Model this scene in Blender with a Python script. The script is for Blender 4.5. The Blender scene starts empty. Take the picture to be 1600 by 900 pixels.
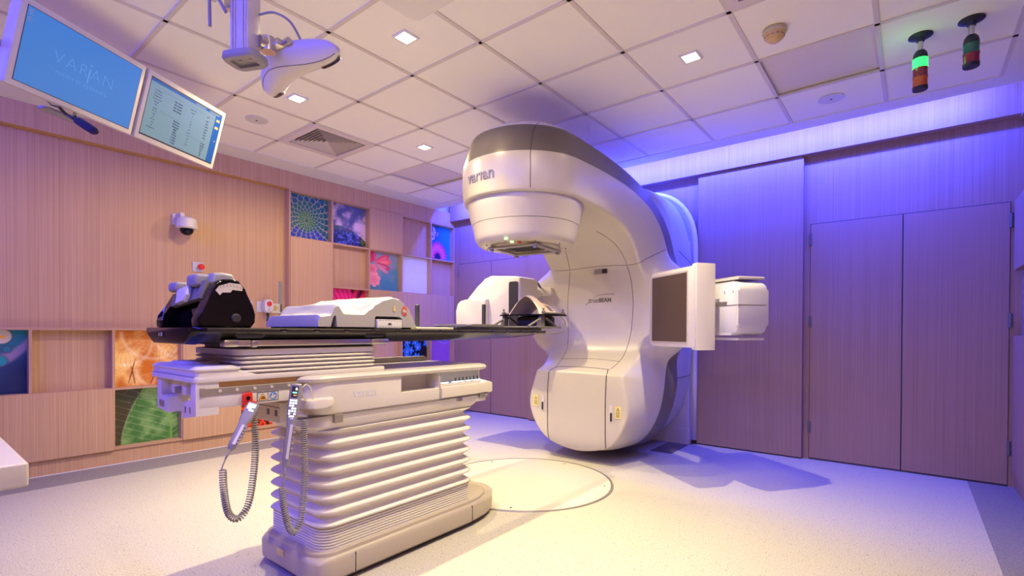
import bpy, bmesh, math, random
import numpy as np
from mathutils import Vector, Matrix
from mathutils.bvhtree import BVHTree
PI = math.pi
random.seed(4)
S = bpy.context.scene
COL = S.collection

# ------------------------------------------------------------------ camera, world, exposure
CAMZ = 1.1011
yaw, pitch, roll = 0.6736, -0.0083, 0.0043
F = Vector((-math.sin(yaw)*math.cos(pitch), math.cos(yaw)*math.cos(pitch), math.sin(pitch)))
R0 = Vector((math.cos(yaw), math.sin(yaw), 0)); U0 = R0.cross(F)
R = math.cos(roll)*R0 + math.sin(roll)*U0
U = -math.sin(roll)*R0 + math.cos(roll)*U0
cam = bpy.data.cameras.new('camera'); camo = bpy.data.objects.new('camera', cam); COL.objects.link(camo)
cam.sensor_width = 36; cam.lens = 780.08/1600*36; cam.shift_y = 75.19/1600; cam.clip_start = .05
camo.matrix_world = Matrix(((R.x, U.x, -F.x, 0), (R.y, U.y, -F.y, 0), (R.z, U.z, -F.z, CAMZ), (0, 0, 0, 1)))
S.camera = camo
S.view_settings.view_transform = 'Standard'; S.view_settings.look = 'None'
S.view_settings.gamma = 1; S.view_settings.use_curve_mapping = False
S.view_settings.exposure = 0.32
w = bpy.data.worlds.new('world'); S.world = w; w.use_nodes = True
w.node_tree.nodes['Background'].inputs[0].default_value = (.62, .55, .75, 1)
w.node_tree.nodes['Background'].inputs[1].default_value = 0.0

CEIL = 2.769
SPOT_W = 275
WIDE_W = 62
BLUE = (.03, .05, 1.0)
WARM = (1.0, .83, .42)

def area(name, loc, rot, sx, sy, e, col, spread=PI):
    l = bpy.data.lights.new(name, 'AREA'); l.shape = 'RECTANGLE'; l.size = sx; l.size_y = sy
    l.energy = e; l.color = col; l.spread = spread
    o = bpy.data.objects.new(name, l); COL.objects.link(o); o.location = loc; o.rotation_euler = rot
    return o
# blue LED strips lying in the coves along the back and the front wall
area('cove_strip_back', (-2.24, 4.715, 2.835), (math.radians(36), 0, 0), 5.2, .03, 270, BLUE)
area('cove_fill_back_up', (-2.24, 4.72, 2.86), (math.radians(115), 0, 0), 5.5, .03, 12, (.35, .38, 1))  # extra paler lamp, added to whiten the wall inside the back cove
area('cove_strip_front', (-2.2, -1.22, 2.74), (math.radians(72), 0, 0), 5.4, .05, 115, (.05, .06, 1))

# ------------------------------------------------------------------ materials
def lin(c):
    return tuple(((v/255)/12.92 if v/255 <= .04045 else ((v/255+.055)/1.055)**2.4) for v in c)
def mat(name, col, rough=.5, metal=0, spec=.5, coat=0, emis=None, es=0, trans=0, sss=0):
    m = bpy.data.materials.new(name); m.use_nodes = True
    b = m.node_tree.nodes['Principled BSDF']
    b.inputs['Base Color'].default_value = (*col, 1); b.inputs['Roughness'].default_value = rough
    b.inputs['Metallic'].default_value = metal; b.inputs['Specular IOR Level'].default_value = spec
    b.inputs['Coat Weight'].default_value = coat; b.inputs['Coat Roughness'].default_value = .1
    b.inputs['Transmission Weight'].default_value = trans
    if emis: b.inputs['Emission Color'].default_value = (*emis, 1); b.inputs['Emission Strength'].default_value = es
    return m
def nz(m, scale, vec=None, detail=2, rough=.5):
    n = m.node_tree.nodes.new('ShaderNodeTexNoise'); n.inputs['Scale'].default_value = scale
    n.inputs['Detail'].default_value = detail; n.inputs['Roughness'].default_value = rough
    if vec: m.node_tree.links.new(vec, n.inputs['Vector'])
    return n.outputs['Fac']
def ramp(m, fac, stops):
    r = m.node_tree.nodes.new('ShaderNodeValToRGB'); e = r.color_ramp.elements
    while len(e) < len(stops): e.new(.5)
    for el, (p, c) in zip(e, stops): el.position = p; el.color = (*c, 1)
    m.node_tree.links.new(fac, r.inputs[0]); return r.outputs[0]
def pos(m, sc):
    g = m.node_tree.nodes.new('ShaderNodeNewGeometry'); v = m.node_tree.nodes.new('ShaderNodeMapping')
    v.inputs['Scale'].default_value = sc
    m.node_tree.links.new(g.outputs['Position'], v.inputs['Vector']); return v.outputs[0]
def mix(m, a, b, fac, mode='MIX'):
    x = m.node_tree.nodes.new('ShaderNodeMix'); x.data_type = 'RGBA'; x.blend_type = mode
    for s, v in ((x.inputs[6], a), (x.inputs[7], b), (x.inputs[0], fac)):
        if hasattr(v, 'is_output'): m.node_tree.links.new(v, s)
        elif isinstance(v, tuple): s.default_value = (*v, 1)
        else: s.default_value = v
    return x.outputs[2]
def setc(m, c): m.node_tree.links.new(c, m.node_tree.nodes['Principled BSDF'].inputs['Base Color'])
def bump(m, fac, st=.2, d=.002):
    b = m.node_tree.nodes.new('ShaderNodeBump'); b.inputs['Strength'].default_value = st; b.inputs['Distance'].default_value = d
    m.node_tree.links.new(fac, b.inputs['Height']); m.node_tree.links.new(b.outputs[0], m.node_tree.nodes['Principled BSDF'].inputs['Normal'])

def wood(name, c1, c2, c3):
    m = mat(name, c1, .55, spec=.3)
    a = nz(m, 1, pos(m, (210, 210, .5)), 3, .55)
    b = nz(m, 1, pos(m, (420, 420, 1.5)), 2, .6)
    c = ramp(m, a, [(.36, c1), (.5, c2), (.62, c3)])
    d = ramp(m, b, [(.35, (.86, .84, .82)), (.6, (1, 1, 1))])
    setc(m, mix(m, c, d, .75, 'MULTIPLY'))
    return m
M_wood = wood('oak laminate', (.56, .34, .185), (.62, .385, .22), (.67, .43, .255))
M_wood_shade = wood('shade toned laminate', (.33, .205, .165), (.375, .235, .19), (.41, .26, .215))  # darker laminate for back and right walls: their shade is put into the colour
M_edge = mat('oak edge', (.55, .33, .2), .5)
M_ochre = mat('ochre wood and lit underside', (.55, .30, .10), .5)
M_floor = mat('speckled vinyl', (.7, .66, .6), .45, spec=.4)
def speckle(m, base, dark, light):
    v = m.node_tree.nodes.new('ShaderNodeTexVoronoi'); v.inputs['Scale'].default_value = 85
    m.node_tree.links.new(pos(m, (1, 1, 1)), v.inputs['Vector'])
    s = ramp(m, v.outputs['Distance'], [(.16, (1, 1, 1)), (.26, (0, 0, 0))])
    n = nz(m, 40, pos(m, (1, 1, 1)), 1)
    n2 = ramp(m, n, [(.52, (0, 0, 0)), (.6, (1, 1, 1))])
    k = mix(m, s, n2, 1.0, 'MULTIPLY')
    f = nz(m, 160, pos(m, (1, 1, 1)), 3, .7)
    c = ramp(m, f, [(.38, tuple(x*.70 for x in base)), (.50, base), (.66, light)])
    setc(m, mix(m, c, dark, k))
speckle(M_floor, (.47, .445, .395), (.10, .085, .08), (.60, .57, .52))
M_border = mat('grey vinyl border', (.35, .34, .36), .45)
speckle(M_border, (.23, .22, .235), (.08, .07, .08), (.30, .285, .30))
M_tile = mat('ceiling tile', (.93, .905, .86), .9, spec=.1)
bump(M_tile, nz(M_tile, 300, pos(M_tile, (1, 1, 1)), 2), .25, .001)
M_grid = mat('ceiling grid', (.70, .64, .57), .5)
M_tile2 = mat('painted board', (.74, .66, .66), .8)
M_plaster = mat('white plaster', (.8, .78, .76), .8)
M_white = mat('white enamel', (.60, .555, .48), .32, spec=.5)
M_white2 = mat('white satin plastic', (.69, .65, .60), .42)
M_lilac = mat('pale grey plastic', (.66, .65, .66), .4)
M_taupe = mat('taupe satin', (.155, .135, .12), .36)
M_taupe2 = mat('warm grey base', (.40, .345, .29), .38)
M_dark = mat('dark seam', (.05, .045, .045), .6)
M_black = mat('black gloss', (.004, .0035, .005), .07, spec=.3)
M_blackm = mat('black matte', (.025, .024, .027), .5)
M_carbon = mat('carbon fibre', (.022, .02, .018), .2, spec=.5)
M_steel = mat('brushed steel', (.62, .59, .56), .28, metal=1)
M_steeld = mat('dull steel', (.42, .39, .36), .45, metal=.8)
M_glass = mat('detector screen', (.095, .065, .045), .35)
M_red = mat('red plastic', (.75, .03, .02), .35)
M_yel = mat('yellow sticker', (.85, .75, .25), .5)
M_yel2 = mat('beige yellow plastic', (.62, .50, .20), .5)
M_orange = mat('orange print', (.9, .42, .04), .5)
M_bluep = mat('blue print', (.03, .2, .62), .5)
M_grey = mat('grey plastic', (.30, .29, .31), .45)
M_mid = mat('mid grey rubber', (.16, .145, .135), .55)
M_pend = mat('grey lilac plastic', (.27, .255, .28), .4)
M_cord = mat('grey cord', (.27, .255, .26), .45)
M_greyblue = mat('grey blue enamel', (.50, .50, .55), .3)
M_mesh = mat('thermoplastic mesh', (.86, .70, .56), .6)
bump(M_mesh, nz(M_mesh, 250, None, 1), .6, .004)
M_lamp = mat('lamp lens', (1, 1, 1), .4, emis=(1, .86, .66), es=14)
M_key = mat('lit key', (.9, .95, 1), .4, emis=(.75, .88, 1), es=1.1)
M_lcd = mat('lit green display', (.2, .5, .3), .4, emis=(.35, .9, .5), es=.8)
M_led = mat('green led', (.3, 1, .3), .4, emis=(.4, 1, .2), es=4)
M_tgreen_on = mat('lit green lens', (.02, .7, .1), .3, emis=(.02, 1, .08), es=2.6)
M_tgreen = mat('dark green lens', (.01, .16, .07), .2, coat=.5)
M_tred = mat('dark red lens', (.28, .015, .03), .2, coat=.5)
M_tamber = mat('amber lens', (.62, .11, .02), .2, coat=.5)
M_backlit = mat('backlit white panel', (.62, .60, .68), .5, emis=(.75, .66, 1), es=.10)
M_scr_blue = mat('lit blue screen', (.02, .06, .15), .25, emis=(.055, .23, .66), es=.60)
M_scr_logo = mat('lit pale blue mark', (.02, .06, .15), .25, emis=(.11, .32, .75), es=.66)
M_scr_pale = mat('lit pale screen', (.1, .15, .18), .25, emis=(.20, .37, .43), es=.42)
M_scr_dkb = mat('lit navy screen', (.01, .06, .2), .25, emis=(.008, .09, .30), es=.6)
M_scr_txt = mat('screen text', (.01, .02, .06), .3, emis=(.01, .02, .06), es=.5)
M_scr_or = mat('lit orange key', (.5, .3, .05), .3, emis=(.45, .27, .06), es=.9)
M_disc = mat('pale turntable cover', (.62, .58, .51), .25)

def pictmat():
    m = mat('printed picture', (1, 1, 1), .35)
    a = m.node_tree.nodes.new('ShaderNodeVertexColor'); a.layer_name = 'Col'
    b = m.node_tree.nodes['Principled BSDF']
    m.node_tree.links.new(a.outputs[0], b.inputs['Base Color'])
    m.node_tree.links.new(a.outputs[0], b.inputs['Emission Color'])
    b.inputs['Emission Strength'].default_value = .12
    return m
M_pict = pictmat()

# ------------------------------------------------------------------ mesh helpers
def tag(o, label=None, cat=None, group=None, kind=None):
    if label: o['label'] = label
    if cat: o['category'] = cat
    if group: o['group'] = group
    if kind: o['kind'] = kind
    return o
def thing(name, label, cat, loc=(0, 0, 0), rot=(0, 0, 0), group=None):
    o = bpy.data.objects.new(name, None); COL.objects.link(o); o.location = loc; o.rotation_euler = rot
    o.empty_display_size = .1
    return tag(o, label, cat, group)
def worldmat(o):
    m = o.matrix_basis.copy()
    if o.parent: m = worldmat(o.parent) @ m
    return m
def obj(name, bm, m, parent=None, smooth=False, world=True, subd=0):
    """link a bmesh as one object; vertices are in world space and are made local to the parent"""
    me = bpy.data.meshes.new(name)
    if parent is not None and world: bmesh.ops.transform(bm, matrix=worldmat(parent).inverted(), verts=bm.verts)
    bmesh.ops.recalc_face_normals(bm, faces=bm.faces)
    for f in bm.faces: f.smooth = smooth is not False
    bm.to_mesh(me); bm.free()
    for x in (m if isinstance(m, (list, tuple)) else [m]): me.materials.append(x)
    o = bpy.data.objects.new(name, me); COL.objects.link(o)
    if parent is not None: o.parent = parent
    if subd:
        s = o.modifiers.new('s', 'SUBSURF'); s.levels = subd; s.render_levels = subd
    if smooth == 'auto':
        me.set_sharp_from_angle(angle=math.radians(35))
    return o
def parts(name, bm, m, parent=None, **k):
    """one object for each connected piece of the bmesh"""
    seen = set(); out = []
    bm.verts.ensure_lookup_table(); bm.verts.index_update()
    for v in bm.verts:
        if v.index in seen: continue
        st = [v]; isl = {v.index}
        while st:
            a = st.pop()
            for e in a.link_edges:
                w_ = e.other_vert(a)
                if w_.index not in isl: isl.add(w_.index); st.append(w_)
        seen |= isl
        nb_ = bm.copy(); nb_.verts.ensure_lookup_table()
        bmesh.ops.delete(nb_, geom=[x for x in nb_.verts if x.index not in isl], context='VERTS')
        out.append(obj(name, nb_, m, parent, **k))
    bm.free(); return out
def NB(): return bmesh.new()
def box(bm, x0, x1, y0, y1, z0, z1, bev=0, seg=2, mi=0, M=None):
    vs = bmesh.ops.create_cube(bm, size=1)['verts']
    bmesh.ops.transform(bm, matrix=Matrix.Translation(((x0+x1)/2, (y0+y1)/2, (z0+z1)/2)) @ Matrix.Diagonal((abs(x1-x0), abs(y1-y0), abs(z1-z0), 1)), verts=vs)
    fs = set(f for v in vs for f in v.link_faces)
    for f in fs: f.material_index = mi
    if bev:
        es = list(set(e for v in vs for e in v.link_edges))
        r = bmesh.ops.bevel(bm, geom=es, offset=bev, segments=seg, affect='EDGES', profile=.5)
        for f in r['faces']: f.material_index = mi
        vs = list(set(v for f in r['faces'] for v in f.verts) | set(v for v in vs if v.is_valid))
    if M is not None: bmesh.ops.transform(bm, matrix=M, verts=vs)
    return vs
def prism(bm, pts, axis, a, b, mi=0, bev=0, seg=2, M=None):
    """pts 2D polygon; axis x:(y,z) y:(x,z) z:(x,y)"""
    def P(p, t): return {'x': (t, p[0], p[1]), 'y': (p[0], t, p[1]), 'z': (p[0], p[1], t)}[axis]
    A = [bm.verts.new(P(p, a)) for p in pts]; B = [bm.verts.new(P(p, b)) for p in pts]
    fs = [bm.faces.new(A), bm.faces.new(list(reversed(B)))]
    n = len(pts)
    for i in range(n): fs.append(bm.faces.new((A[i], B[i], B[(i+1) % n], A[(i+1) % n])))
    for f in fs: f.material_index = mi
    vs = A+B
    if bev:
        es = [e for f in fs[:2] for e in f.edges]
        r = bmesh.ops.bevel(bm, geom=list(set(es)), offset=bev, segments=seg, affect='EDGES', profile=.5)
        for f in r['faces']: f.material_index = mi
        vs = list(set(v for f in r['faces'] for v in f.verts) | set(v for v in vs if v.is_valid))
    if M is not None: bmesh.ops.transform(bm, matrix=M, verts=vs)
    return vs
def rrect(x0, x1, y0, y1, r, n=6):
    p = []
    rr = r if isinstance(r, (list, tuple)) else [r]*4
    for (cx, cy, a, q) in ((x1-rr[0], y1-rr[0], 0, rr[0]), (x0+rr[1], y1-rr[1], 90, rr[1]), (x0+rr[2], y0+rr[2], 180, rr[2]), (x1-rr[3], y0+rr[3], 270, rr[3])):
        if q <= 0: p.append((cx, cy)); continue
        for i in range(n+1):
            t = math.radians(a+90*i/n); p.append((cx+q*math.cos(t), cy+q*math.sin(t)))
    return p
def loft(bm, rings, closed=True, cap=True, mi=0):
    V = [[bm.verts.new(p) for p in r] for r in rings]
    n = len(V[0]); out = []
    for i in range(len(V)-1):
        for j in range(n if closed else n-1):
            k = (j+1) % n
            f = bm.faces.new((V[i][j], V[i][k], V[i+1][k], V[i+1][j])); f.material_index = mi; out.append(f)
    if cap:
        f = bm.faces.new(list(reversed(V[0]))); f.material_index = mi
        f = bm.faces.new(V[-1]); f.material_index = mi
    return V
def lathe(bm, prof, loc=(0, 0, 0), n=32, M=None, mi=0):
    """prof (r,z) about z"""
    L = Vector(loc); rows = []
    for r, z in prof:
        rows.append([bm.verts.new(L+Vector((r*math.cos(2*PI*i/n), r*math.sin(2*PI*i/n), z))) for i in range(n)] if r > 1e-6 else [bm.verts.new(L+Vector((0, 0, z)))])
    for a, b in zip(rows, rows[1:]):
        for i in range(n):
            k = (i+1) % n
            if len(a) == 1 and len(b) == 1: continue
            q = (a[0], b[k], b[i]) if len(a) == 1 else ((a[i], a[k], b[0]) if len(b) == 1 else (a[i], a[k], b[k], b[i]))
            bm.faces.new(q).material_index = mi
    for row in (rows[0], rows[-1]):
        if len(row) > 1: bm.faces.new(row).material_index = mi
    vs = [v for r in rows for v in r]
    if M is not None: bmesh.ops.transform(bm, matrix=M, verts=vs)
    return vs
def tube(bm, pts, r, n=8, closed=False, mi=0, flat=None):
    P = [Vector(p) for p in pts]; rows = []; up = Vector((0, 0, 1)); prev = None
    N = len(P)
    for i, p in enumerate(P):
        t = (P[(i+1) % N]-P[i-1]) if closed else (P[min(i+1, N-1)]-P[max(i-1, 0)])
        t.normalize()
        if prev is None:
            a = t.cross(up)
            if a.length < .1: a = t.cross(Vector((1, 0, 0)))
        else: a = prev-t*prev.dot(t)
        a.normalize(); prev = a; b = t.cross(a)
        rr = r[i] if isinstance(r, (list, tuple)) else r
        rows.append([bm.verts.new(p+a*rr*math.cos(2*PI*j/n)+b*rr*math.sin(2*PI*j/n)) for j in range(n)])
    for i in range(N if closed else N-1):
        a = rows[i]; b = rows[(i+1) % N]
        for j in range(n):
            k = (j+1) % n; bm.faces.new((a[j], a[k], b[k], b[j])).material_index = mi
    if not closed:
        bm.faces.new(list(reversed(rows[0]))).material_index = mi; bm.faces.new(rows[-1]).material_index = mi
def spline(pts, n=8):
    P = [Vector(p) for p in pts]; out = []
    for i in range(len(P)-1):
        a = P[max(i-1, 0)]; b = P[i]; c = P[i+1]; d = P[min(i+2, len(P)-1)]
        for k in range(n):
            t = k/n
            out.append(.5*((2*b)+(c-a)*t+(2*a-5*b+4*c-d)*t*t+(3*b-a-3*c+d)*t**3))
    out.append(P[-1]); return out
def cyl(bm, p, q, r, n=20, mi=0, r2=None): tube(bm, [p, Vector(p).lerp(Vector(q), .5), q], [r, (r+(r2 or r))/2, r2 or r] if r2 else r, n, mi=mi)
def textbm(s, size, depth=.001, bold=0.0, shear=0, space=1.0, align='CENTER'):
    c = bpy.data.curves.new('t', 'FONT'); c.body = s; c.size = size; c.extrude = depth; c.offset = bold; c.shear = shear
    c.space_character = space; c.align_x = align; c.align_y = 'CENTER'; c.resolution_u = 3
    o = bpy.data.objects.new('t', c); COL.objects.link(o)
    dg = bpy.context.evaluated_depsgraph_get(); me = bpy.data.meshes.new_from_object(o.evaluated_get(dg))
    bm = bmesh.new(); bm.from_mesh(me)
    bpy.data.objects.remove(o); bpy.data.curves.remove(c); bpy.data.meshes.remove(me)
    return bm
def frame(loc, right, up):
    """matrix whose x is right, y is up, z is outward"""
    r = Vector(right).normalized(); u = Vector(up); u = (u-r*u.dot(r)).normalized(); n = r.cross(u); l = Vector(loc)
    return Matrix(((r.x, u.x, n.x, l.x), (r.y, u.y, n.y, l.y), (r.z, u.z, n.z, l.z), (0, 0, 0, 1)))
def join(a, b):
    me = bpy.data.meshes.new('j'); b.to_mesh(me); b.free(); a.from_mesh(me); bpy.data.meshes.remove(me)
def text(bm, s, size, M, **k):
    t = textbm(s, size, **k); bmesh.ops.transform(t, matrix=M, verts=t.verts)
    mi = k.get('mi', 0); join(bm, t)
def cut(o, bmc):
    """subtract a cutter mesh from an object and bake the result"""
    me = bpy.data.meshes.new('c'); bmesh.ops.recalc_face_normals(bmc, faces=bmc.faces); bmc.to_mesh(me); bmc.free()
    c = bpy.data.objects.new('c', me); COL.objects.link(c)
    if o.parent: c.location = worldmat(o.parent).translation*0; me.transform(worldmat(o).inverted()); c.matrix_world = worldmat(o)
    md = o.modifiers.new('b', 'BOOLEAN'); md.object = c; md.operation = 'DIFFERENCE'; md.solver = 'EXACT'
    bpy.context.view_layer.update()
    dg = bpy.context.evaluated_depsgraph_get(); nm = bpy.data.meshes.new_from_object(o.evaluated_get(dg))
    o.modifiers.clear(); o.data = nm; bpy.data.objects.remove(c)
    return o
def struct(name, bm, m, parent=None, **k):
    o = obj(name, bm, m, parent, **k)
    if parent is None: o['kind'] = 'structure'
    return o
def dup(root, loc, label=None, group=None, rot=None):
    r = root.copy(); COL.objects.link(r); r.location = loc
    if rot is not None: r.rotation_euler = rot
    if label: r['label'] = label
    if group: r['group'] = group
    for ch in list(root.children):
        c = ch.copy(); COL.objects.link(c); c.parent = r
        for g in ch.children:
            d = g.copy(); COL.objects.link(d); d.parent = c
    return r
def ray(x, y): return F+R*((x-800)/780.08)+U*((525.19-y)/780.08)
CAM = Vector((0, 0, CAMZ))

# ================================================================== ROOM
XL, XLB, XR, YB, YF = -5.084, -5.164, .62, 5.05, -1.6
b = NB(); box(b, -5.4, .9, -1.8, 5.3, -.1, 0)
# vinyl with darker strips laid along the left and right walls
for f in b.faces: f.material_index = 0
struct('floor', b, M_floor)
b = NB(); box(b, -5.2, -4.70, -1.6, 5.04, 0, .0015); struct('trim_1', b, M_border)
b = NB(); box(b, .34, .60, -1.6, 5.04, 0, .0015); struct('trim_2', b, M_border)
b = NB(); box(b, -5.084, -5.074, -1.6, 5.04, 0, .006); struct('trim_3', b, M_plaster)

# ceiling : tiles, exposed grid, plain margin; open cove at the back
b = NB()
gx, gy = -.7545, 2.1454
YC = 4.678; X0, X1, Y0, Y1 = gx-6.6*.6+.0, gx+2.02*.6, -1.15, 4.50
X0 = -4.79
special = {(0, 2), (-6, 2)}   # plain painted boards set a little deeper
for i in range(-8, 3):
    for j in range(-6, 5):
        xa, xb = max(gx+i*.6, X0), min(gx+(i+1)*.6, X1); ya, yb = max(gy+j*.6, Y0), min(gy+(j+1)*.6, Y1)
        if xb-xa < .02 or yb-ya < .02: continue
        if (i, j) in ((-6, 0), (0, 0)): continue      # air diffusers
        z = CEIL+.006 if (i, j) not in special else CEIL+.020
        box(b, xa, xb, ya, yb, z, z+.02, mi=0 if (i, j) not in special else 2)
for i in range(-8, 3):
    x = gx+i*.6
    if X0 < x < X1+.01: box(b, x-.012, x+.012, Y0, Y1, CEIL, CEIL+.012, mi=1)
for j in range(-6, 5):
    y = gy+j*.6
    if Y0 < y < Y1: box(b, X0, X1, y-.012, y+.012, CEIL, CEIL+.0125, mi=1)
box(b, XL-.05, X0, YF, YC, CEIL-.001, CEIL+.03, mi=3); box(b, X1, XR+.05, YF, YC, CEIL-.001, CEIL+.03, mi=3)
box(b, X0, X1, Y1, YC, CEIL-.001, CEIL+.03, mi=3); box(b, X0, X1, -1.35, Y0, CEIL-.001, CEIL+.03, mi=3)
box(b, -5.4, .9, YF-.2, YB+.2, 3.10, 3.2, mi=3)
box(b, -5.2, .7, YC-.02, YC, CEIL+.03, CEIL+.055, mi=3)
struct('ceiling', b, [M_tile, M_grid, M_tile2, M_plaster])

# ---- left wall: fascia, recessed back, lattice of square niches, flush panels
b = NB(); box(b, -5.4, XLB-.01, YF-.2, YB+.2, 0, 3.1)
box(b, -5.2, -5.175, 4.68, 5.04, 2.78, 3.1)
struct('wall_left', b, M_plaster)
b = NB(); box(b, XLB-.01, XLB, YF, 5.09, 0, 2.66); struct('trim_4', b, M_wood)
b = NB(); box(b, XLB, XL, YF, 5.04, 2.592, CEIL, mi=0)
box(b, XLB+.001, XL-.002, YF, 5.04, 2.588, 2.592, mi=1); struct('trim_5', b, [M_wood, M_ochre])  # underside tinted ochre: glow from below is put into the colour
t = .009
def ny(k): return .17+.4933*k
def nzr(k): return .13+.49*k
b = NB()
for k in range(0, 11):
    y = ny(k)
    if k < 5: box(b, XLB, XL, y-t, y+t, .13, 1.11, mi=0)
    elif k == 5: box(b, XLB, XL, y-t, y+t, .13, 2.59)
    else: box(b, XLB, XL, y-t, min(y+t, 5.04), .13, 2.59)
for r in range(0, 3): box(b, XLB, XL-.0005, YF, 5.04, nzr(r)-t, nzr(r)+t, mi=0)
for r in range(3, 6): box(b, XLB, XL-.0005, ny(5), 5.04, nzr(r)-t, nzr(r)+t, mi=0)
struct('trim_6', b, M_edge)
flush = [(-1.6, ny(2), .12, .625), (ny(3), ny(4), .12, 1.105), (ny(5), ny(6), 1.105, 2.09), (ny(5), ny(6), .12, 1.10), (ny(7), ny(8), 2.09, 2.585), (ny(7), 5.035, 1.105, 1.603),
         (ny(6)+.0, ny(7), .12, 1.1), (ny(8), 5.035, .12, .625), (ny(4), ny(5), .625, 1.105)]
for i, (a, c, z0, z1) in enumerate(flush):
    b = NB(); box(b, XLB, XL+.012, a+.001, c-.001, z0, z1, bev=.0015, seg=1)
    struct('trim_%d' % (7+i), b, M_wood)
b = NB(); box(b, XLB, XL-.012, YF, 5.04, 0, .121); struct('baseboard_left', b, M_wood)
# narrow service slot at the end of the big panel
b = NB(); box(b, XLB, XLB+.004, 2.555, 2.592, 1.12, 1.62, mi=0); box(b, XLB+.004, XLB+.01, 2.555, 2.585, 1.30, 1.38, mi=1)
struct('trim_17', b, [M_grey, M_blackm])

# ---- back wall: lower plane, fascia, sliding panels, double doors
b = NB(); box(b, -5.4, .9, YB, YB+.2, 0, 3.1); struct('wall_back', b, M_wood_shade)
b = NB(); box(b, XL, XR, 4.955, YB, 2.648, 3.1, bev=0); struct('trim_18', b, M_wood_shade)
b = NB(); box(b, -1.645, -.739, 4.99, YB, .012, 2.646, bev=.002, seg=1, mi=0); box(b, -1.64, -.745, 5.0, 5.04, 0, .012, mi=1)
struct('trim_19', b, [M_wood_shade, M_dark])
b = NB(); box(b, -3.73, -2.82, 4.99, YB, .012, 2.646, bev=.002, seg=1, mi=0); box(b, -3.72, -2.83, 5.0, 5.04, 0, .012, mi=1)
struct('trim_20', b, [M_wood_shade, M_dark])
def hinge(bm, x, y, z, h=.1):
    box(bm, x-.012, x+.012, y-.004, y, z-h/2, z+h/2, bev=.001, seg=1); cyl(bm, (x, y-.006, z-h/2), (x, y-.006, z+h/2), .006, 10)
def leaf(n, x0, x1, hx, z1=2.05, dark=True):
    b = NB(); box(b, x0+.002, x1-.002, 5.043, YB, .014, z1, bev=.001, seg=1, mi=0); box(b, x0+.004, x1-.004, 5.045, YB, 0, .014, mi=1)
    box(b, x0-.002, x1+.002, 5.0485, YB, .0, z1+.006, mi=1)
    d = struct('door_%d' % n, b, [M_wood_shade, M_dark])
    for z in (.28, 1.2, 1.92):
        b = NB(); hinge(b, hx, 5.043, z); obj('hinge', b, M_mid, d)
leaf(1, -.690, -.055, -.688); leaf(2, -.051, .556, .560)
leaf(3, -5.0, -4.39, -4.995); leaf(4, -4.386, -3.76, -3.757)
# ---- right wall with the same panelling, only its far end is seen
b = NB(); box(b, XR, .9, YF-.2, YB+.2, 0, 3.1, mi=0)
struct('wall_right', b, M_wood_shade)
b = NB(); box(b, .595, XR, YF, YB, 2.63, 3.1); struct('trim_21', b, M_wood_shade)
for i, (z0, z1) in enumerate([(.12, 1.09), (1.555, 2.05)]):
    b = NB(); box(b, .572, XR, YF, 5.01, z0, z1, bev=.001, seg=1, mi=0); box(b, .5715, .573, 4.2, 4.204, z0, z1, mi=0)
    struct('trim_%d' % (22+i), b, M_wood_shade)
b = NB(); box(b, .590, XR, YF, YB, .003, .12, mi=0); struct('baseboard_right', b, M_wood_shade)
# ---- front wall, behind the viewer, with its own cove
b = NB(); box(b, -5.4, .9, YF-.2, YF, 0, 3.1); struct('wall_front', b, M_wood)
b = NB(); box(b, -5.2, .7, -1.37, -1.35, 2.70, 2.80); struct('trim_24', b, M_plaster)

# ================================================================== PICTURES
def vnoise(N, f, seed, octv=3):
    rng = np.random.RandomState(seed); out = np.zeros((N, N)); amp = 1; tot = 0
    for o in range(octv):
        g = rng.rand(f+2, f+2); x = np.linspace(0, f, N, endpoint=False); i = x.astype(int); u = x-i; u = u*u*(3-2*u)
        a = g[np.ix_(i, i)]; b_ = g[np.ix_(i, i+1)]; c = g[np.ix_(i+1, i)]; d = g[np.ix_(i+1, i+1)]
        out += amp*((a*(1-u)[None]+b_*u[None])*(1-u)[:, None]+(c*(1-u)[None]+d*u[None])*u[:, None]); tot += amp; amp *= .5; f *= 2
    return out/tot
N = 110
V_, U_ = np.mgrid[0:N, 0:N]/(N-1.0)     # V up, U right (along +Y of the room)
def L(c): return np.array(lin(c))
def lerp(a, b_, t): return a*(1-t)[..., None]+b_*t[..., None]
def full(c): return np.ones((N, N, 3))*L(c)
def put(img, m, c): m = np.clip(m, 0, 1)[..., None]; return img*(1-m)+np.asarray(c)*m
def sm(x, a, b_): t = np.clip((x-a)/(b_-a), 0, 1); return t*t*(3-2*t)
def petal(cx, cy, ang, ln, wd):
    dx, dy = U_-cx, V_-cy; a = (dx*math.cos(ang)+dy*math.sin(ang))/ln; s = (-dx*math.sin(ang)+dy*math.cos(ang))/wd
    w_ = np.sqrt(np.clip(a*(1-a)*4, 0, 1))
    return np.where((a > 0) & (a < 1), w_-np.abs(s), -1), a
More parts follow.
